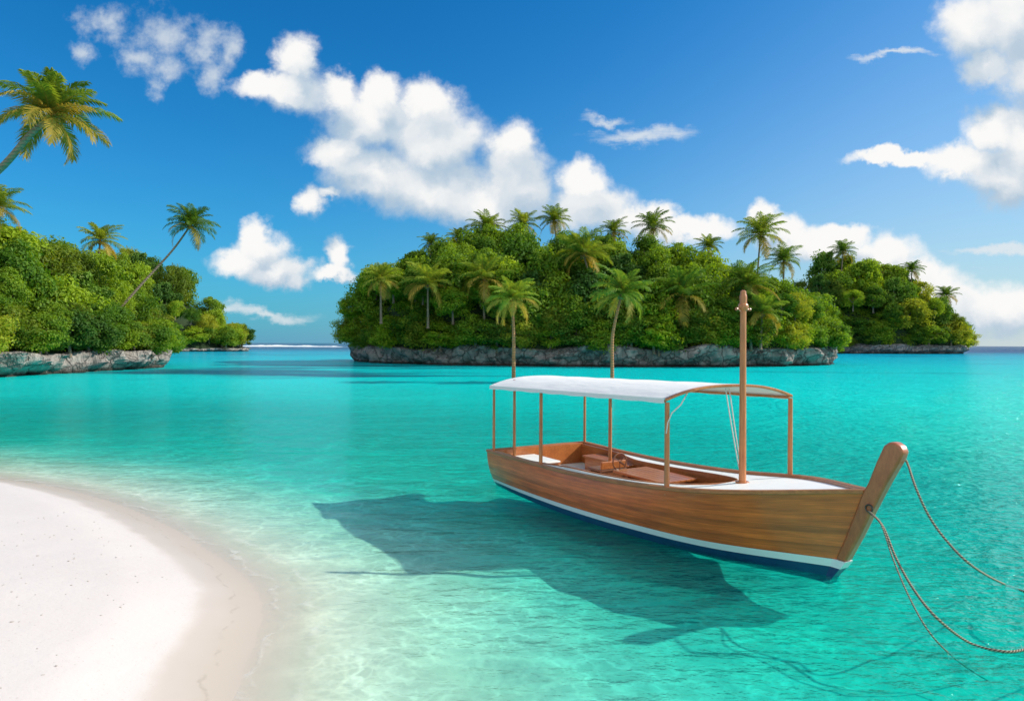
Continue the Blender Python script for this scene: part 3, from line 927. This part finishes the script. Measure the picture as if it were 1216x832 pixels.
# ------------------------------------------------------------------ palms
def palm_crown(seed, nf=22, L=2.7, wind=0.0, leaflets=34, old=5, up=0.0):
    r = random.Random(seed)
    verts, faces, mi = [], [], []
    for i in range(nf):
        t = i / (nf - 1)
        az = i * 2.39996 + r.uniform(-.25, .25)
        is_old = i < old
        el = rad(-30 + 114 * t ** 0.68) + r.uniform(-.12, .12)
        ln = L * (r.uniform(.88, 1.08) if t < .85 else r.uniform(.7, .9))
        droop = (1.25 - .45 * t) * r.uniform(.8, 1.25)
        p = Vector((0, 0, 0)); pts = [p.copy()]
        a = Vector((math.cos(az), math.sin(az), 0))
        nS = 14
        for k in range(nS):
            e = el - droop * ((k + 1) / nS) ** 1.4
            step = ln / nS
            p = p + (a * math.cos(e) + Vector((0, 0, 1)) * math.sin(e)) * step + Vector((wind * step * (k / nS), 0, 0))
            pts.append(p.copy())
        side0 = a.cross(Vector((0, 0, 1))).normalized()
        tw = r.uniform(-.5, .5)
        m_ = 1 if is_old else 0
        for k in range(nS):            # the midrib, a thin three sided rod
            w = .035 * (1 - k / nS) + .006
            w2 = .035 * (1 - (k + 1) / nS) + .006
            o = len(verts)
            up = Vector((0, 0, 1))
            for pp, ww in ((pts[k], w), (pts[k + 1], w2)):
                verts += [pp + side0 * ww, pp - side0 * ww, pp - up * ww]
            faces += [(o, o + 1, o + 4, o + 3), (o + 1, o + 2, o + 5, o + 4), (o + 2, o, o + 3, o + 5)]; mi += [2, 2, 2]
        for k in range(leaflets):
            f = .10 + .90 * k / (leaflets - 1)
            x = f * nS; j = min(int(x), nS - 1)
            base = pts[j].lerp(pts[j + 1], x - j)
            tan = (pts[j + 1] - pts[j]).normalized()
            side = side0 - tan * side0.dot(tan); side.normalize()
            upn = side.cross(tan).normalized()
            if upn.z < 0: upn = -upn
            ll = ln * .30 * (math.sin(math.pi * (.12 + .80 * f)) ** .7) * r.uniform(.85, 1.15)
            for sg in (-1, 1):
                d = (side * sg * (.9 - .35 * f) + tan * (.35 + .65 * f) + upn * (.22 + tw * sg * .3 - .25 * (1 - t)) + Vector((r.uniform(-.12, .12), r.uniform(-.12, .12), r.uniform(-.15, .1)))).normalized()
                mid = base + d * ll * .55
                d2 = (d + Vector((0, 0, -.75))).normalized()
                tip = mid + d2 * ll * .5
                wv_ = tan * (.036 * L / 2.7 * r.uniform(.8, 1.2))
                o = len(verts)
                verts += [base - wv_ * .7, base + wv_ * .7, mid + wv_, mid - wv_, tip]
                faces += [(o, o + 1, o + 2, o + 3), (o + 3, o + 2, o + 4)]
                mi += [m_, m_]
    me = bpy.data.meshes.new('crown')
    me.from_pydata([tuple(v) for v in verts], [], faces)
    me.polygons.foreach_set('material_index', mi)
    for mm in (M_FROND, M_OLD_SUNLIT_FROND, M_OLD_SUNLIT_FROND): me.materials.append(mm)
    me.update()
    return me


def coconut_mesh(seed):
    r = random.Random(seed)
    bm = bmesh.new()
    for k in range(7):
        a = k * .9 + r.uniform(-.2, .2)
        mtx = Matrix.Translation((math.cos(a) * .26, math.sin(a) * .26, -.22 - .12 * (k % 2))) @ Matrix.Diagonal((.12, .12, .15, 1))
        bmesh.ops.create_icosphere(bm, subdivisions=2, radius=1.0, matrix=mtx)
    me = bpy.data.meshes.new('coconuts'); bm.to_mesh(me); bm.free()
    me.polygons.foreach_set('use_smooth', [True] * len(me.polygons))
    me.materials.append(M_COCO)
    return me


M_COCO = paint('coconut_husk', (0.26, 0.20, 0.05), 0.6, 0.3)
PALM_CROWNS = [palm_crown(1, 30, 2.8, 0.0, 34, 5), palm_crown(2, 27, 2.8, .22, 34, 4), palm_crown(3, 32, 2.9, .1, 34, 5), palm_crown(4, 28, 3.0, -.1, 34, 7)]
BIG_CROWN = palm_crown(9, 30, 2.8, .12, 60, 13)  # golden sunlight painted in as extra yellow fronds
COCO = coconut_mesh(4)


def palm(path, size, variant, label, group, bark=None, r0=0.17, crown=None, rot=None, tilt=(0, 0)):
    """path: world points root -> crown base"""
    path = [Vector(p) for p in path]
    root = path[0]
    t = empty('palm_tree', root)
    tag(t, label, 'palm tree', group)
    pts = catmull([tuple(p - root) for p in path], 6)
    n = len(pts)
    mb = MB()
    radii = [r0 * (1.35 if i == 0 else 1.0) * (1 - .42 * i / (n - 1)) for i in range(n)]
    mb.tube([tuple(p) for p in pts], radii, 10)
    mb.build('trunk', bark or M_BARK, t, True)
    o = bpy.data.objects.new('crown', crown or PALM_CROWNS[variant % 4]); COL.objects.link(o)
    o.parent = t; o.location = pts[-1]; o.scale = (size,) * 3
    o.rotation_euler = (tilt[0] + rnd.uniform(-.15, .15), tilt[1] + rnd.uniform(-.15, .15), rnd.uniform(0, 6.28) if rot is None else rot)
    c = bpy.data.objects.new('coconuts', COCO); COL.objects.link(c)
    c.parent = t; c.location = pts[-1]; c.scale = (size * .9,) * 3
    return t


def grown_palm(px, py, Y, root_px, root_z, size, variant, label, group, **kw):
    """crown base seen at (px, py) at distance Y; the root below it, bent towards root_px"""
    if Y > 105: py -= 8 if Y < 200 else 13
    top = at(px, py, Y)
    rx = at(root_px, py, Y).x
    root = Vector((rx, Y + .5, root_z))
    mid = root.lerp(top, .55) + Vector(((rx - top.x) * .22, 0, 0))
    return palm([root, root.lerp(mid, .5) + Vector(((rx - top.x) * .12, 0, 0)), mid, top], size, variant, label, group, **kw)


GM = 'palms on the middle island'
for (px, py, Y, rx, size, v, lab) in [
    (452, 333, 104, 452, .95, 0, 'low coconut palm at the left end of the middle island wood'),
    (512, 298, 112, 512, .72, 1, 'small palm top poking over the left shoulder of the middle island'),
    (508, 338, 99, 508, 1.15, 3, 'wide low palm with drooping fronds on the left face of the middle island'),
    (578, 280, 112, 580, 1.1, 2, 'upright palm, leftmost of the tall ones on the middle island ridge'),
    (545, 292, 113, 545, .8, 1, 'short palm just left of the tall upright palm on the ridge'),
    (621, 275, 114, 621, .95, 0, 'dark green palm on the ridge with a cloud right behind it'),
    (658, 270, 113, 662, .92, 2, 'palm on the ridge crest, right one of a close pair against the cloud'),
    (575, 332, 96, 575, 1.15, 3, 'spreading palm half buried in leaves left of the palm standing in the water'),
    (693, 302, 97, 703, 1.3, 2, 'large pale palm with a bare curved trunk in the middle of the wood'),
    (729, 283, 113, 730, .85, 1, 'small palm on the ridge above the large pale palm'),
    (776, 278, 108, 775, 1.05, 0, 'slim tall palm with a straight dark trunk right of the ridge crest'),
    (810, 352, 94, 808, 1.4, 3, 'big sprawling low palm in front of the wood left of the mast'),
    (841, 301, 110, 841, .75, 2, 'lone small palm in the dip of the treetops left of the mast'),
    (903, 287, 108, 900, 1.3, 0, 'tallest big palm rising behind the top of the boat mast'),
    (888, 338, 96, 888, 1.25, 2, 'palm whose fronds fan out directly behind the mast head'),
    (931, 318, 106, 931, 1.0, 1, 'bushy palm on the right shoulder of the middle island'),
    (905, 372, 95, 905, 1.0, 3, 'low drooping palm among the bright leaves right of the mast'),
]:
    if Y < 105:                       # on the slope facing the lagoon: stand clear of the leaves around it
        Y = 88.0
        while Y < 112 and at(px, py, Y).z > mid_top(at(px, py, Y).x, Y) + 1.0: Y += .5
        Y -= .4
    g = at(px, py, Y)
    gz = max(2.4, mid_top(g.x, Y) - 5)
    gz = max(2.0, min(gz, g.z - 4.0))
    grown_palm(px, py, Y, rx, gz, size * 1.2, v, lab, GM, r0=.19)

# two palms rooted on a shoal between boat and island
for (px, py, Y, foot, size, v, lab) in [
    (608, 356, 54, 610, .80, 3, 'reddish trunked palm in the lagoon water above the stern end of the canopy'),
    (738, 349, 54, 727, .98, 1, 'palm with a bent reddish trunk standing in the lagoon behind the canopy middle'),
]:
    top = at(px, py, Y)
    b = at(foot, 452, Y); b.z = -2.6
    k = at(foot, 405, Y)
    k2 = at(foot + (px - foot) * .25, 385, Y)
    palm([b, b.lerp(k, .6), k, k2, top], size, v, lab, 'palms standing in the lagoon', bark=M_REDBARK, r0=.17)

GL = 'palms on the near left island'
# the big one, leaning in from outside the picture
top = at(60, 138, 45)
palm([Vector((-45, 52, 3.5)), Vector((-43.5, 50.5, 8.5)), Vector((-39.5, 48.5, 12.3)), at(5, 196, 46), at(34, 162, 45), top], 1.30, 0,
     'largest palm, golden fronds high in the top left of the sky', GL, r0=.30, crown=BIG_CROWN, rot=.6, tilt=(0, .25))
grown_palm(-4, 246, 60, -30, 8, .92, 2, 'palm showing only its right fronds at the left picture edge', GL, r0=.18)
grown_palm(119, 286, 82, 112, 7, 1.05, 1, 'half hidden palm crown behind the treetops of the near left island', GL, r0=.18)
palm([at(100, 392, 73), at(137, 370, 74), at(172, 333, 75), at(205, 297, 76), at(226, 268, 76)], 1.05, 2,
     'thin leaning palm stretched out to the right over the near left island', GL, r0=.16, tilt=(0, .3))
GR = 'palms on the right island'
for (px, py, size, v, lab) in [
    (1001, 312, 2.0, 0, 'highest palm on the small right island'),
    (1048, 334, 1.1, 1, 'tiny palm top between the two larger palms of the right island'),
    (1083, 334, 1.7, 2, 'palm breaking the skyline on the middle of the right island slope'),
    (1124, 364, 1.7, 3, 'rightmost palm, low on the outer slope of the right island'),
]:
    g = at(px, py, 262)
    grown_palm(px, py, 262, px - 2, max(3, g.z - 13), size, v, lab, GR, r0=.3)

# ------------------------------------------------------------------ the boat
BX, BY, BYAW, BL, BLB = 0.573, 15.031, -1.037, 7.579, 7.137
KB = [1.267, 1.228, 1.202, 1.139, 1.0, 0.055]
KC = [1.03, 1.17, 1.20, 1.073, 0.74, 0.045]
KS = [0.762, 0.746, 0.759, 0.843, 1.007, 1.197]
boat = empty('wooden_boat', (BX, BY, 0), BYAW)
tag(boat, 'varnished wooden boat with white canopy, mast and tall carved stem on the turquoise lagoon', 'boat')


def ks(t, v):
    n = len(v) - 1
    x = max(0, min(1, t)) * n; i = min(int(x), n - 1); f = x - i
    P_ = [2 * v[0] - v[1]] + list(v) + [2 * v[-1] - v[-2]]
    p0, p1, p2, p3 = P_[i:i + 4]
    return .5 * (2 * p1 + (p2 - p0) * f + (2 * p0 - 5 * p1 + 4 * p2 - p3) * f ** 2 + (3 * p1 - p0 - 3 * p2 + p3) * f ** 3)


def hull_pt(t, z, side):
    s = ks(t, KS); b = ks(t, KB); c = ks(t, KC)
    w = z / s
    if w >= 0:
        half = c + (b - c) * (w ** .85 if w > 0 else 0) + .05 * math.sin(math.pi * min(w, 1)) * (1 - t ** 4)
        u = t * (BLB + (BL - BLB) * w)
    else:
        half = c * (1 - .22 * min(1, -z / .09)); u = t * (BLB - .25 * (-z / .3))
    return Vector((u, side * half, z))


NT_ = 44
TS = [1 - (1 - i / NT_) ** 1.25 for i in range(NT_ + 1)]
def zb_(t): return .085 + .055 * t
def zw_(t): return zb_(t) + .062 + .045 * t
hull, stripe, bott = MB(), MB(), MB()
for side in (-1, 1):
    rows, uvs = [], []
    for t in TS:
        s = ks(t, KS); a = zw_(t)
        rows.append([hull_pt(t, a + (s - a) * k / 12, side) for k in range(13)])
        uvs.append([(t * 7.4 + (3.3 if side > 0 else 0), k / 12) for k in range(13)])
    hull.grid(rows, uvs)
    stripe.grid([[hull_pt(t, zb_(t) + (zw_(t) - zb_(t)) * k / 2, side) + Vector((0, side * .006, 0)) for k in range(3)] for t in TS])
    bott.grid([[hull_pt(t, z, side) for z in (zb_(t), zb_(t) * .5, 0.0, -.05, -.09)] + [Vector((t * (BLB - .25), 0, -.20 + .10 * t))] for t in TS])
def transom(z0, z1, n=3):
    return [[hull_pt(0, z0 + (z1 - z0) * k / n, -1), hull_pt(0, z0 + (z1 - z0) * k / n, 1)] for k in range(n + 1)]
s0 = KS[0]
hull.grid(transom(zw_(0), s0, 6), [[(k * .02, k / 6), (2.4 + k * .02, k / 6)] for k in range(7)])
stripe.grid([[p + Vector((-.006, 0, 0)) for p in r_] for r_ in transom(zb_(0), zw_(0))])
bott.grid([[hull_pt(0, z, -1), hull_pt(0, z, 1)] for z in (zb_(0), 0.0, -.09)] + [[Vector((0, 0, -.2)), Vector((0, 0, -.2))]])
# stem: sides of the blade, in the (length, height) plane
def stem_line(z):   # front edge
    return float(np.interp(z, [-.3, 0, .14, .29, .95, 1.72], [7.02, 7.16, 7.27, 7.37, 7.68, 8.06]))
ze, zf = zb_(1), zw_(1)
stem_poly = [(7.20, zf), (stem_line(zf), zf), (7.53, .62), (7.68, .95), (7.86, 1.32), (8.04, 1.66), (8.065, 1.74), (8.03, 1.805), (7.97, 1.84), (7.90, 1.845), (7.83, 1.79),
             (7.73, 1.56), (7.635, 1.31), (7.56, 1.17), (7.46, .9), (7.33, .55)]
st = MB(); st.prism(stem_poly, -.075, .075)
stripe.prism([(7.08, ze), (stem_line(ze) + .006, ze), (stem_line(zf) + .006, zf), (7.14, zf)], -.083, .083)
bott.prism([(6.75, -.10), (stem_line(-.1), -.10), (stem_line(0), 0), (stem_line(ze), ze), (7.02, ze), (6.9, 0)], -.077, .077)
hull.build('hull', M_HULL, boat, True)
stripe.build('waterline_stripe', M_STRIPE, boat, True)
bott.build('hull_bottom', M_BLUE, boat, True)
st.build('stem', M_STEM, boat, True, .028, 3)

# gunwales
for side in (-1, 1):
    g = MB(); rows = []
    for t in TS:
        p = hull_pt(t, ks(t, KS), side)
        o, i_ = p.y + side * .022, p.y - side * min(.085, max(.03, abs(p.y) * .7))
        z0 = p.z
        rows.append([(p.x, o, z0 - .035), (p.x, o, z0 + .018), (p.x, i_, z0 + .018), (p.x, i_, z0 - .035)])
    g.grid(rows, close=True)
    g.f.append(tuple(range(4)))
    e = (len(rows) - 1) * 4
    g.f.append((e, e + 1, e + 2, e + 3))
    g.build('gunwale', M_WOOD, boat, False, .008)
tg = MB(); tg.box((-.022, -1.19, s0 - .03), (.075, 1.19, s0 + .016)); tg.build('transom_rail', M_WOOD, boat, False, .008)


def u_sheer(u): return ks(u / BL, KS)
def u_half(u): return ks(u / BL, KB)
CK0, CK1 = 0.16, 5.42
def cock(u):
    w = u_half(u)
    narrow = w - .15
    wide = w - .42
    f = max(0, min(1, (u - 1.3) / 1.2)); f = f * f * (3 - 2 * f)
    c = narrow * (1 - f) + wide * f
    if u > 3.9:
        k = (u - 3.9) / (CK1 - 3.9)
        c *= math.sqrt(max(0, 1 - k ** 2.4))
    return c
dk = MB()
us = [CK0 + (CK1 - CK0) * i / 40 for i in range(41)]
def dz(u): return u_sheer(u) - .03
for side in (-1, 1):
    dk.grid([[(u, side * cock(u), dz(u)), (u, side * (cock(u) * .5 + .5 * (u_half(u) - .03)), dz(u) + .006), (u, side * (u_half(u) - .03), dz(u))] for u in us])
dk.grid([[(.02, v * 1.2, dz(.02)) for v in (-1, 0, 1)], [(CK0, v * 1.2, dz(CK0)) for v in (-1, 0, 1)]])
uf = [CK1 + (7.46 - CK1) * i / 14 for i in range(15)]
dk.grid([[(u, v * max(.02, u_half(u) - .03), dz(u) + .02 * (1 - abs(v))) for v in (-1, -.5, 0, .5, 1)] for u in uf])
dk.build('deck', M_WHITE, boat, True)
SOLE = .33
so = MB()
so.grid([[(u, -cock(u) - .01, SOLE), (u, cock(u) + .01, SOLE)] for u in us])
so.build('cockpit_floor', M_WHITE, boat)
cm = MB()
for side in (-1, 1):
    rows = []
    for u in us:
        c = cock(u)
        rows.append([(u, side * (c - .03), SOLE - .02), (u, side * (c - .03), dz(u) + .02), (u, side * (c + .003), dz(u) + .02), (u, side * (c + .003), SOLE - .02)])
    cm.grid(rows, close=True)
cm.box((CK0 - .03, -cock(CK0), SOLE - .02), (CK0 + .004, cock(CK0), dz(CK0) + .04))
cm.build('coaming', M_WOOD, boat, False, .006)

# aft locker with pale lid, benches, table, helm seat
l = MB(); l.box((.20, -1.06, SOLE), (1.15, -.22, .585)); lk = l.build('locker', M_WOOD, boat, False, .01)
l = MB(); l.box((.18, -1.08, .587), (1.18, -.2, .625)); l.build('lid', M_WHITE, lk, False, .012)
l = MB(); l.box((.9, .62, SOLE), (2.3, .80, .60)); l.box((.9, .80, .45), (.93, .98, .6)); bn = l.build('bench', M_WOOD, boat, False, .008)
l = MB()
for k in range(4): l.box((.86, .58 + k * .105, .602), (2.34, .678 + k * .105, .632))
l.build('seat', M_WOOD, bn, False, .006)
tb = MB(); tb.box((3.0, -.05, SOLE), (3.10, .48, .66)); tb.box((3.93, -.05, SOLE), (4.03, .48, .66)); tb.box((3.10, .18, .42), (3.93, .24, .54))
tbo = tb.build('table', M_DARKWOOD, boat, False, .008)
l = MB()
for k in range(6): l.box((2.85, -.20 + k * .135, .662), (4.15, -.07 + k * .135, .70))
l.build('table_top', M_WOOD, tbo, False, .006)
l = MB(); l.box((2.36, -.12, SOLE), (2.42, .46, .58)); l.box((2.02, -.12, SOLE), (2.08, .46, .58)); l.box((2.0, -.14, .585), (2.44, .48, .625))
hs_ = l.build('helm_seat', M_DARKWOOD, boat, False, .01)
l = MB(); l.box((2.40, -.14, .63), (2.45, .48, .78)); l.build('backrest', M_WOOD, hs_, False, .015)
l = MB()
ring = [(2.66 + .0 * math.sin(a), .12 + .16 * math.cos(a), .80 + .16 * math.sin(a)) for a in [k * math.pi / 10 for k in range(21)]]
l.tube(ring, .014, 8)
for k in range(3):
    a = k * 2.094 + .5
    l.tube([(2.66, .12, .80), (2.66, .12 + .155 * math.cos(a), .80 + .155 * math.sin(a))], .009, 6)
l.tube([(2.66, .12, .80), (2.80, .12, .76)], .02, 8)
l.build('steering_wheel', M_DARKWOOD, boat, True)
l = MB(); l.box((4.35, -.62, SOLE), (4.75, .62, .62)); l.build('thwart', M_DARKWOOD, boat, False, .012)

# canopy: barrel vault on posts, skewed at the front like the arch that carries it
def eave(u): return 2.10 + .018 * u
def can_pt(u0, k):
    """u0 0..1 along, k -1..1 across"""
    u_near, u_far = .06 + u0 * 5.12, .06 + u0 * 5.56
    u = u_near + (u_far - u_near) * (k + 1) / 2
    w = 1.23 - .10 * u0 - (.03 * u0 if k > 0 else 0) * abs(k)
    z = eave(u) + .02 + .185 * (1 - abs(k) ** 2.5) - .012 * math.sin(u0 * math.pi * 5) ** 2 * (1 - abs(k))
    return Vector((u, w * k, z))
cn = MB()
nu, nk = 36, 25
top = [[can_pt(i / nu, -1 + 2 * j / (nk - 1)) for j in range(nk)] for i in range(nu + 1)]
low = [[p - Vector((0, 0, .012)) for p in r_] for r_ in top]
cn.grid(top); cn.grid(low, flip=True)
cn.grid([[r_[0] for r_ in top], [r_[0] for r_ in low]]); cn.grid([[r_[-1] for r_ in top], [r_[-1] for r_ in low]])
cn.grid([top[0], low[0]]); cn.grid([top[-1], low[-1]])
cpo = cn.build('canopy', M_CANVAS, boat, True)
vl = MB()
for j, sd in ((0, -1), (nk - 1, 1)):
    ed = [top[i][j] + Vector((0, sd * .008, .004)) for i in range(nu + 1)]
    vl.grid([ed, [p + Vector((0, sd * .006, -.075 - .006 * math.sin(i * 1.3))) for i, p in enumerate(ed)]])
    vl.grid([[p - Vector((0, sd * .006, 0)) for p in ed], [p + Vector((0, 0, -.075 - .006 * math.sin(i * 1.3))) for i, p in enumerate(ed)]], flip=True)
vl.build('valance', M_CANVAS, cpo, True)
for u0, off in ((0.0, -.01), (1.0, .03)):
    ar = MB()
    pts = [can_pt(u0, -1 + 2 * j / 24) + Vector((off, 0, -.045)) for j in range(25)]
    rows = [[p + Vector((-.025, 0, -.018)), p + Vector((.025, 0, -.018)), p + Vector((.025, 0, .022)), p + Vector((-.025, 0, .022))] for p in pts]
    if u0 == 1.0: rows = [[q + Vector((0, 0, .022)) for q in r_] for r_ in rows]
    ar.grid(rows, close=True); ar.f.append((0, 1, 2, 3)); e = 96; ar.f.append((e, e + 1, e + 2, e + 3))
    ar.build('canopy_arch', M_POST, boat, False, .008)
for sd in (-1, 1):
    rl = MB(); pts = [can_pt(i / 20, sd * .985) + Vector((0, 0, -.05)) for i in range(21)]
    rl.tube(pts, .02, 8); rl.build('canopy_rail', M_POST, boat, True)
for (u, v, zt, zbse, r_) in [(.15, -1.185, 2.07, .70, .028), (1.90, -1.15, 2.09, .68, .034), (5.19, -1.085, 2.15, .80, .038), (.11, 1.20, 2.09, .70, .029),
                             (5.66, 1.06, 2.17, .86, .036), (.34, -.80, 2.25, .62, .030), (1.7, .66, 2.24, .63, .036)]:
    ps = MB(); ps.tube([(u, v, zbse), (u, v, zbse + .02), (u, v, (zbse + zt) / 2), (u, v, zt)], [r_ * 1.12, r_ * 1.05, r_, r_ * .92], 12)
    ps.build('canopy_post', M_POST, boat, True)
# mast with a carved head
ms_ = MB()
prof = [(.80, .062), (.92, .062), (1.0, .053), (3.42, .044), (3.50, .044), (3.515, .062), (3.545, .074), (3.575, .077), (3.60, .070), (3.615, .054), (3.65, .052), (3.70, .055), (3.74, .050), (3.755, .042), (3.785, .042), (3.80, .038), (3.812, .014)]
rows = [[(5.64 + r_ * math.cos(a), r_ * math.sin(a), z) for a in [k * math.pi / 9 for k in range(18)]] for z, r_ in prof]
ms_.grid(rows, close=True); e = (len(rows) - 1) * 18; ms_.f.append(tuple(range(e, e + 18)))
mo = ms_.build('mast', M_POST, boat, True)
pg = MB()
pg.tube([(5.64, -.14, 3.53), (5.64, .14, 3.53)], .014, 8)
pg.tube([(5.55, .10, 3.47), (5.73, -.12, 3.47)], .012, 8)
for y_ in (-.14, .14): pg.tube([(5.64, y_ - .012, 3.53), (5.64, y_ + .012, 3.53)], .024, 8)
pg.build('peg', M_WOOD, mo, True)
cl = MB(); cl.tube([(5.64, 0, .93), (5.64, 0, .97)], .10, 16); cl.build('mast_collar', M_WOOD, mo, True, .01)
# light stay lines from the front arch to the mast foot, and the near corner brace
def sag(a, b, s_, n=14):
    a, b = Vector(a), Vector(b)
    return [a.lerp(b, i / n) + Vector((0, 0, -s_ * 4 * (i / n) * (1 - i / n))) for i in range(n + 1)]
M_LINE = paint('pale_cord', (0.62, 0.60, 0.55), 0.7, 0.1)
pk = can_pt(1.0, 0.0)
for (dx, dv) in ((-.03, -.05), (.03, .03)):
    t_ = MB(); t_.tube(sag((pk.x - .02, dv - .03, pk.z - .06), (5.60, dv * .5 + .03, 1.05), .04), .009, 6)
    t_.build('stay_line', M_LINE, boat, True)
br = MB(); c0 = can_pt(1.0, -.62)
br.tube([c0 + Vector((-.05, 0, -.06)), (5.30, -.92, 2.12), (5.25, -1.05, 2.0), (5.22, -1.10, 1.86), (5.21, -1.12, 1.70)], .010, 6)
br.build('corner_brace', M_LINE, boat, True)
# iron ring on the stem
rg = MB(); rg.tube([(7.66 + .045 * math.cos(a), -.086, 1.0 + .045 * math.sin(a)) for a in [k * math.pi / 8 for k in range(17)]], .009, 8)
rg.build('mooring_ring', M_DARK, boat, True)


# ------------------------------------------------------------------ ropes
def to_world(u, v, z):
    c, s = math.cos(BYAW), math.sin(BYAW)
    return Vector((BX + u * c - v * s, BY + u * s + v * c, z))


def rope(name, pts, r, label, per=10):
    pts = [Vector(p) for p in catmull([tuple(p) for p in pts], per)]
    mb = MB(); mb.tube(pts, r, 10)
    ac = 0.0
    for i, p in enumerate(pts):
        if i: ac += (pts[i] - pts[i - 1]).length
        for k in range(10): mb.uv[i * 10 + k] = (ac, k / 10)
    o = mb.build(name, M_ROPE, None, True)
    tag(o, label, 'rope', 'mooring ropes at the bow')
    return o


def wpt(px, py, z):
    x_, y_ = on_plane(px, py, z)
    return Vector((x_, y_, z))


ring_w = to_world(7.66, -.088, .965)
rope('mooring_rope', [ring_w, at(1048, 624, 7.95), at(1064, 662, 7.6), at(1084, 698, 7.2), at(1112, 733, 6.75), wpt(1150, 762, .02), wpt(1185, 772, .012), wpt(1216, 771, .012), wpt(1290, 752, .0), wpt(1420, 715, -.3), wpt(1600, 690, -.9)], .013,
     'longer tan mooring rope sagging from the stem ring towards the bottom right corner')
rope('mooring_rope', [ring_w + Vector((0, -.01, -.02)), at(1046, 622, 7.9), at(1060, 662, 7.5), at(1078, 705, 7.05), at(1102, 748, 6.6), wpt(1130, 778, -.06), wpt(1160, 800, -.45), wpt(1200, 822, -.65)], .008,
     'thin slack rope end beside the longer rope, sinking into the water below the stem')
hd = to_world(7.98, .078, 1.62)
rope('mooring_rope', [hd + Vector((-.02, -.03, 0)), hd + Vector((.06, .02, -.02)), at(1088, 580, 7.85), at(1104, 614, 7.7), at(1126, 644, 7.5), at(1155, 672, 7.3), wpt(1190, 692, .02), wpt(1225, 704, .012), wpt(1300, 718, 0), wpt(1500, 730, -.5), wpt(1700, 735, -.9)], .013,
     'shorter mooring rope from the stem head curving to the right picture edge')

# ------------------------------------------------------------------ small things
# breakers on the outer reef
m, N, out = mat('surf_foam')
pos = N.new('ShaderNodeNewGeometry').outputs['Position']
principled(N, out, N.mix(N.noise(pos, .3, 4.0), (0.6, 0.68, 0.7), (0.85, 0.87, 0.88)), 0.9)
M_FOAM = m
sf = MB()
for (xa, xb, Y) in ((-235, -118, 520), (-228, -205, 640), (250, 420, 900)):
    n = 60; rows = []
    for i in range(n + 1):
        X = xa + (xb - xa) * i / n
        h = max(.02, .75 + 1.3 * noise.noise(Vector((X * .06, Y, 0))) + .5 * noise.noise(Vector((X * .3, Y, 3)))) * math.sin(math.pi * i / n) ** .4
        yo = Y + 5 * noise.noise(Vector((X * .02, 5, Y)))
        rows.append([(X, yo - 4, -.1), (X, yo - 1, h * .8), (X, yo + .8, h), (X, yo + 4, -.1)])
    sf.grid(rows)
tag(sf.build('surf', M_FOAM, None, True), kind='stuff')

# shell and coral grit on the dry sand
r_ = np.random.RandomState(8)
bm = bmesh.new()
M_GRIT = paint('coral_grit', (0.46, 0.41, 0.37), 0.9, 0.3)
cnt = 0
gx = r_.uniform(-7, -2.2, 2600); gy = r_.uniform(4.4, 11.5, 2600)
gz, gs = ground_z(gx, gy)
for X, Y, Z, S in zip(gx, gy, gz, gs):
    if S > -.9 or cnt > 330: continue
    if r_.rand() > .25 + .6 * min(1, max(0, (-S - 1.2) / 1.6)): continue
    k = r_.uniform(.004, .012) * (1.6 if r_.rand() < .08 else 1)
    mtx = Matrix.Translation((X, Y, Z + k * .15)) @ Matrix.Rotation(r_.uniform(0, 6), 4, 'Z') @ Matrix.Diagonal((k * r_.uniform(.8, 1.8), k, k * .5, 1))
    bmesh.ops.create_icosphere(bm, subdivisions=1, radius=1.0, matrix=mtx)
    cnt += 1
me = bpy.data.meshes.new('coral_grit'); bm.to_mesh(me); bm.free()
tag(link('coral_grit', me, None, [M_GRIT]), kind='stuff')
